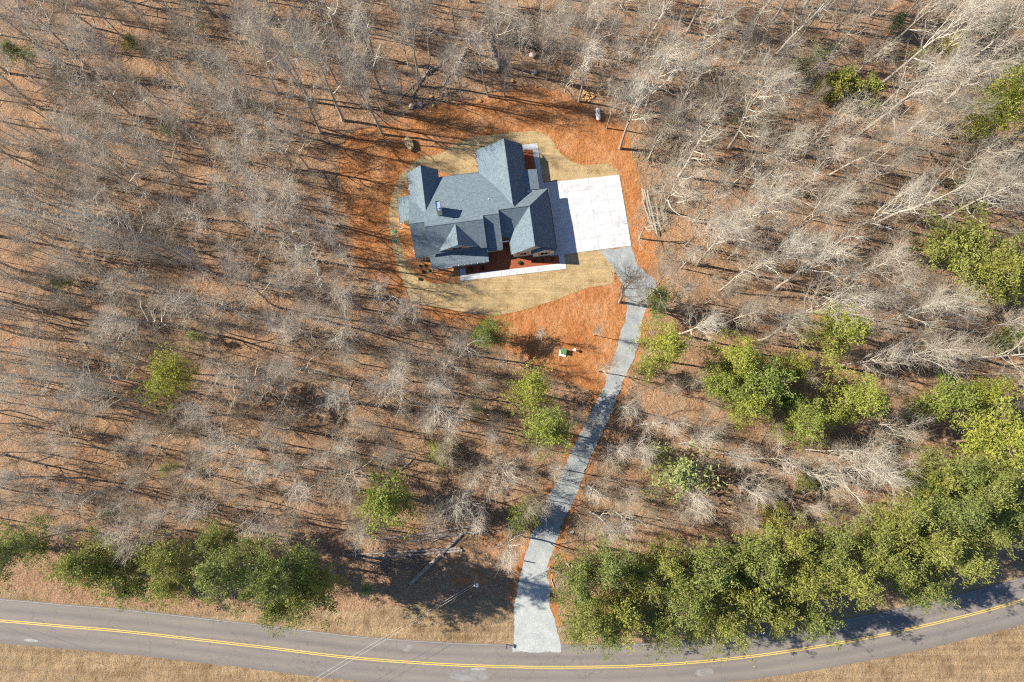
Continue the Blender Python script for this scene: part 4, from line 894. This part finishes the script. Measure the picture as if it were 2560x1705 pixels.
def blocked(x, y, rr, pad_road=7.5):
    if road_dist(x, y) < pad_road: return True
    if in_poly([x], [y], clay)[0] or in_poly([x], [y], drive)[0]: return True
    for a_ in range(6):
        xx, yy = x + rr * math.cos(a_ * 1.047), y + rr * math.sin(a_ * 1.047)
        if in_poly([xx], [yy], drive)[0] or in_poly([xx], [yy], clay)[0]: return True
    if y < 0 and in_poly([x], [y], verge_up)[0]: return True
    if in_poly([x], [y], FELL)[0]: return True
    if rr > .5 and y < 30:
        cu, cv = pix((x, y, 17)); g_ = at(cu, cv)
        if road_dist(g_.x, g_.y) < 6.5: return True
    if rr > 1:
        cu, cv = pix((x, y, 15))
        for (a_, b_, d_) in PINEPX:
            if (cu - a_) ** 2 + (cv - b_) ** 2 < d_ * d_: return True
        for (a_, b_, d_) in PINEPX:
            bu, bv = pix((x, y, 6))
            if (bu - a_) ** 2 + (bv - b_) ** 2 < (d_ * .55) ** 2: return True
    return False
pines_px = []
cand = []
def gen(n_target, dmin, seed, lo, hi, rr, existing):
    r = random.Random(seed); out = []; ex = list(existing); tries = 0
    while len(out) < n_target and tries < 60000:
        tries += 1; u = r.uniform(lo[0], hi[0]); v = r.uniform(lo[1], hi[1]); p = at(u, v)
        if p.y > 0 and 0: continue
        if any((p.x - a_[0]) ** 2 + (p.y - a_[1]) ** 2 < dmin * dmin for a_ in ex): continue
        if blocked(p.x, p.y, rr): continue
        ex.append((p.x, p.y)); out.append((p, u, v))
    return out
LM = [(k_[0][0], k_[0][1], n_) for k_, n_ in zip(key, KN)]
LM += [(u * 1.0875, v * 1.0875, n_) for u, v, n_ in PLM]
used_l = set()
rest = gen(250, 5.2, 11, (-30, -20), (2590, 1480), 1.2, placed)
words = {0: 'tall bare tree', 1: 'grey bare tree', 2: 'tall pale bare tree', 3: 'slim bare tree', 4: 'wide pale bare tree', 5: 'small slim bare tree', 6: 'tall narrow bare tree', 7: 'low spreading pale tree', 8: 'bare grey tree'}
for (p, u, v) in rest:
    k = rnd.choice([0, 1, 1, 3, 3, 5, 5, 6, 8, 8, 2, 4, 7]) if u < 1500 else rnd.choice([0, 1, 2, 2, 4, 7, 3, 5, 8, 4])
    s = rnd.uniform(.72, 1.05)
    if v > 1050: s *= .8
    if u > 1500 and v < 700: s *= 1.05
    place_bare(p, k, s, rnd.uniform(0, 6.28), where(words[k], u, v))

# ---------------------------------------------------------------- pines and other green trees
def pine(seed, h, rad, first, m, nw=15, clump=24, leafs=.25, barkm='pinebark'):
    r = random.Random(seed); rs = np.random.RandomState(seed); T = []; B = []; P0 = [Vector((0, 0, -.3))]
    n = 8
    for k in range(n): P0.append(P0[-1] + Vector((r.gauss(0, .12), r.gauss(0, .12), h * .95 / n)))
    r0 = h * .012
    for k in range(n): T.append((*P0[k], *P0[k + 1], r0 * (1 - k / n) + .03, r0 * (1 - (k + 1) / n) + .03))
    def on(t): x = t * n; i = min(n - 1, int(x)); return P0[i].lerp(P0[i + 1], x - i)
    cl = []
    for w in range(nw):
        t = first + (1 - first) * (w + .3) / nw; q = (t - first) / (1 - first)
        prof = rad * (1.0 - q ** 2.2) ** .55 * (.55 + .45 * min(1, q * 3 + .3))
        for j in range(r.choice((3, 4, 5, 5))):
            a_ = r.uniform(0, 6.28); L = max(.5, prof * r.choice((.35, .6, .85, 1.05, 1.3)) * r.uniform(.8, 1.1)); el = .05 + .7 * q + r.uniform(-.1, .25); p = on(min(.99, t + r.uniform(-.02, .02))); d = Vector((math.cos(a_) * math.cos(el), math.sin(a_) * math.cos(el), math.sin(el)))
            e1 = p + d * L * .55; e2 = e1 + (d + Vector((0, 0, .25))).normalized() * L * .45
            B.append((*p, *e1, .05, .035)); B.append((*e1, *e2, .035, .015))
            for c in range(max(3, int(L * 2.9))):
                f = r.uniform(.35, 1.05); bp_ = p.lerp(e1, f / .55) if f < .55 else e1.lerp(e2, (f - .55) / .45)
                bp_ = bp_ + Vector((r.gauss(0, .28 + .15 * L), r.gauss(0, .28 + .15 * L), r.gauss(.1, .2))); cl.append(bp_)
                if r.random() < .3: B.append((*(p.lerp(e2, min(1, f * .8))), *bp_, .02, .012))
    cl.append(on(.99) + Vector((0, 0, .3)))
    pts = []
    for c in cl:
        q = rs.normal(size=(clump, 3)) * np.array([[.30, .30, .17]]); pts.append(q + np.array([[c.x, c.y, c.z]]))
    return segs_mesh("trunk", T, M[barkm], 7), segs_mesh("limbs", B, M[barkm], 3), tri_cloud("crown", np.concatenate(pts), leafs, m, rs, .5)
pv = [pine(1, 15, 3.6, .42, M['needles'], 13), pine(2, 17, 4.0, .45, M['needles'], 14), pine(3, 13, 3.2, .35, M['needles'], 12), pine(4, 16, 4.2, .5, M['needles'], 12, 22)]
pvs = [pine(5, 7, 2.2, .15, M['needles'], 11, 30, .3), pine(6, 9, 2.3, .25, M['needles_pale'], 9, 16, .28), pine(7, 5, 1.5, .15, M['leaf_yellow'], 7, 16, .25)]
PH = [15, 17, 13, 16]
def bright(parts):
    c = parts[2].copy(); c.materials.clear(); c.materials.append(M['needles_bright']); return (parts[0], parts[1], c)
pvb = [bright(q) for q in pv]; pvsb = bright(pvs[0])
def place_pine(parts, p, s, label, grp, name="pine_tree", cat="tree", sxy=1.0):
    t = empty(name, (p.x, p.y, gz(p.x, p.y)), rnd.uniform(0, 6.28)); t.scale = (s * sxy, s * sxy, s); tag(t, label, cat, grp)
    for nm, me in zip(("trunk", "limbs", "crown"), parts): link(bpy.data.objects.new(nm, me), t)
    return t
WB = {True: 0, False: 0}
def auto_pine(u, v, d, label, grp):
    k = rnd.randrange(4); d *= .9 if 'cluster' in label else 1; s = (d * 1.0875 / 14.6 / 2) / (3.6, 4.0, 3.2, 4.2)[k] * 1.0
    hh = PH[k]; sc = max(.6, min(1.3, s * 1.15)); hm = 1.45 if 'left roadside' in grp and u > 520 else (1.15 if 'right roadside' in grp else 1); hm = .62 if 'clay edge below' in label else hm; sc *= hm; zc = hh * sc * .72
    v -= 12 if 'left roadside' in grp else 0; p = av(u, v, zc); s *= rnd.uniform(.86, 1.02); place_pine((pvb if any(w in label for w in ('bright', 'slim', 'bushy', 'cluster', 'round', 'flat topped', 'yellow green', 'twin', 'two pines', 'lone', 'clay edge')) else pv)[k], p, sc, label, grp, sxy=s / sc)
for (u, v, d, l) in solo: auto_pine(u, v, d, l, 'pines scattered in the woods')
OW = 'first second third fourth fifth sixth seventh eighth ninth tenth eleventh twelfth thirteenth fourteenth fifteenth sixteenth'.split()
def road_v(u): return float(np.interp(u, [0, 300, 600, 900, 1180, 1500, 1700, 2000, 2200, 2354], [1383, 1403, 1440, 1475, 1493, 1490, 1475, 1430, 1380, 1330]))
def belt(lst, side, frm, sgn):
    rows = {}
    for q in lst:
        g = road_v(q[0]) - q[1]; rn = 'roadside row' if g < 90 else ('middle row' if g < 160 else 'back row'); rows.setdefault(rn, []).append(q)
    for rn, qs in rows.items():
        for k, (u, v, d) in enumerate(sorted(qs, key=lambda q: sgn * q[0])): auto_pine(u, v, d, 'pine in the %s belt, %s from the %s in the %s' % (side, OW[k], frm, rn), 'pines of the %s roadside belt' % side)
belt(beltR, 'right', 'drive', 1); belt(beltL, 'left', 'left border', 1)
for (u, v, d, k, l) in small:
    R_ = (2.2, 2.3, 1.5)[k]; s = d * 1.0875 / 14.6 / 2 / R_; hh = (7, 9, 5)[k] * min(1.3, s); place_pine(pvsb if k == 0 and ('bright' in l or 'pair' in l) else pvs[k], av(u, v, hh * .55), s, l, 'small green trees among the bare woods', "evergreen_shrub" if k != 2 else "yellow_shrub", "tree" if k == 1 else "shrub", 1)

# ---------------------------------------------------------------- stuff nobody could count: understorey saplings, sticks
def far_trees():      # the hardwoods beyond the three hundred that show largest
    r = random.Random(91); A = []; subs = []
    for k in range(5):
        T, C_ = bare(400 + k, 17, 4.4, .13, .38, 8, .1, 1.0); subs.append(np.array(T + C_)); print('far', len(subs[-1]))
    for (p, u, v) in gen(190, 3.0, 41, (-60, -30), (2600, 1450), 1.1, placed):
        S = subs[r.randrange(5)].copy(); a_ = r.uniform(0, 6.28); s = r.uniform(.6, 1.15); c, s_ = math.cos(a_), math.sin(a_)
        Rm = np.array([[c, -s_, 0], [s_, c, 0], [0, 0, 1]]) * s; o_ = (p.x, p.y, gz(p.x, p.y))
        S[:, :3] = S[:, :3] @ Rm.T + o_; S[:, 3:6] = S[:, 3:6] @ Rm.T + o_; A.append(S)
    S = np.concatenate(A)
    tag(link(bpy.data.objects.new("woodland", segs_mesh("woodland", S, M['bark'], 3, M['twig'], .03))), 'slimmer leafless trees filling in among the larger bare ones', 'trees', None, 'stuff')
far_trees()
def stuff_trees():
    r = random.Random(77); A = []
    subs = []
    for k in range(5):
        T, C_ = bare(300 + k, 13, 2.4, .075, .4, 7, .2, .9); subs.append(np.array(T + C_))
        print('sub', len(subs[-1]))
    pts = gen(520, 2.2, 21, (-60, -30), (2600, 1500), .6, [])
    for (p, u, v) in pts:
        S = subs[r.randrange(5)].copy(); a_ = r.uniform(0, 6.28); s = r.uniform(.35, 1.0); c, s_ = math.cos(a_), math.sin(a_)
        Rm = np.array([[c, -s_, 0], [s_, c, 0], [0, 0, 1]]) * s
        S[:, :3] = S[:, :3] @ Rm.T + (p.x, p.y, gz(p.x, p.y)); S[:, 3:6] = S[:, 3:6] @ Rm.T + (p.x, p.y, gz(p.x, p.y)); S[:, 6:] *= max(s, .7)
        A.append(S)
    me = segs_mesh("understorey", np.concatenate(A), M['brush'], 3)
    tag(link(bpy.data.objects.new("understorey_saplings", me)), 'tangle of thin leafless saplings under the bare trees', 'saplings', None, 'stuff')
stuff_trees()
def sticks():
    r = random.Random(5); S = []
    pts = gen(2600, .1, 31, (-40, -20), (2590, 1500), .1, [])
    for (p, u, v) in pts:
        a_ = r.uniform(0, 3.14); L = r.choice((.6, 1, 1.6, 3)) * r.uniform(.6, 1.3); w = .018 + L * .014; z = gz(p.x, p.y) + .06
        S.append((p.x, p.y, z, p.x + L * math.cos(a_), p.y + L * math.sin(a_), z + r.uniform(-.02, .25), w, w * .4))
    tag(link(bpy.data.objects.new("fallen_sticks", segs_mesh("fallen_sticks", S, M['twig'], 3))), 'fallen sticks strewn over the leaf litter', 'sticks', None, 'stuff')
sticks()
print("objects", len(bpy.data.objects))
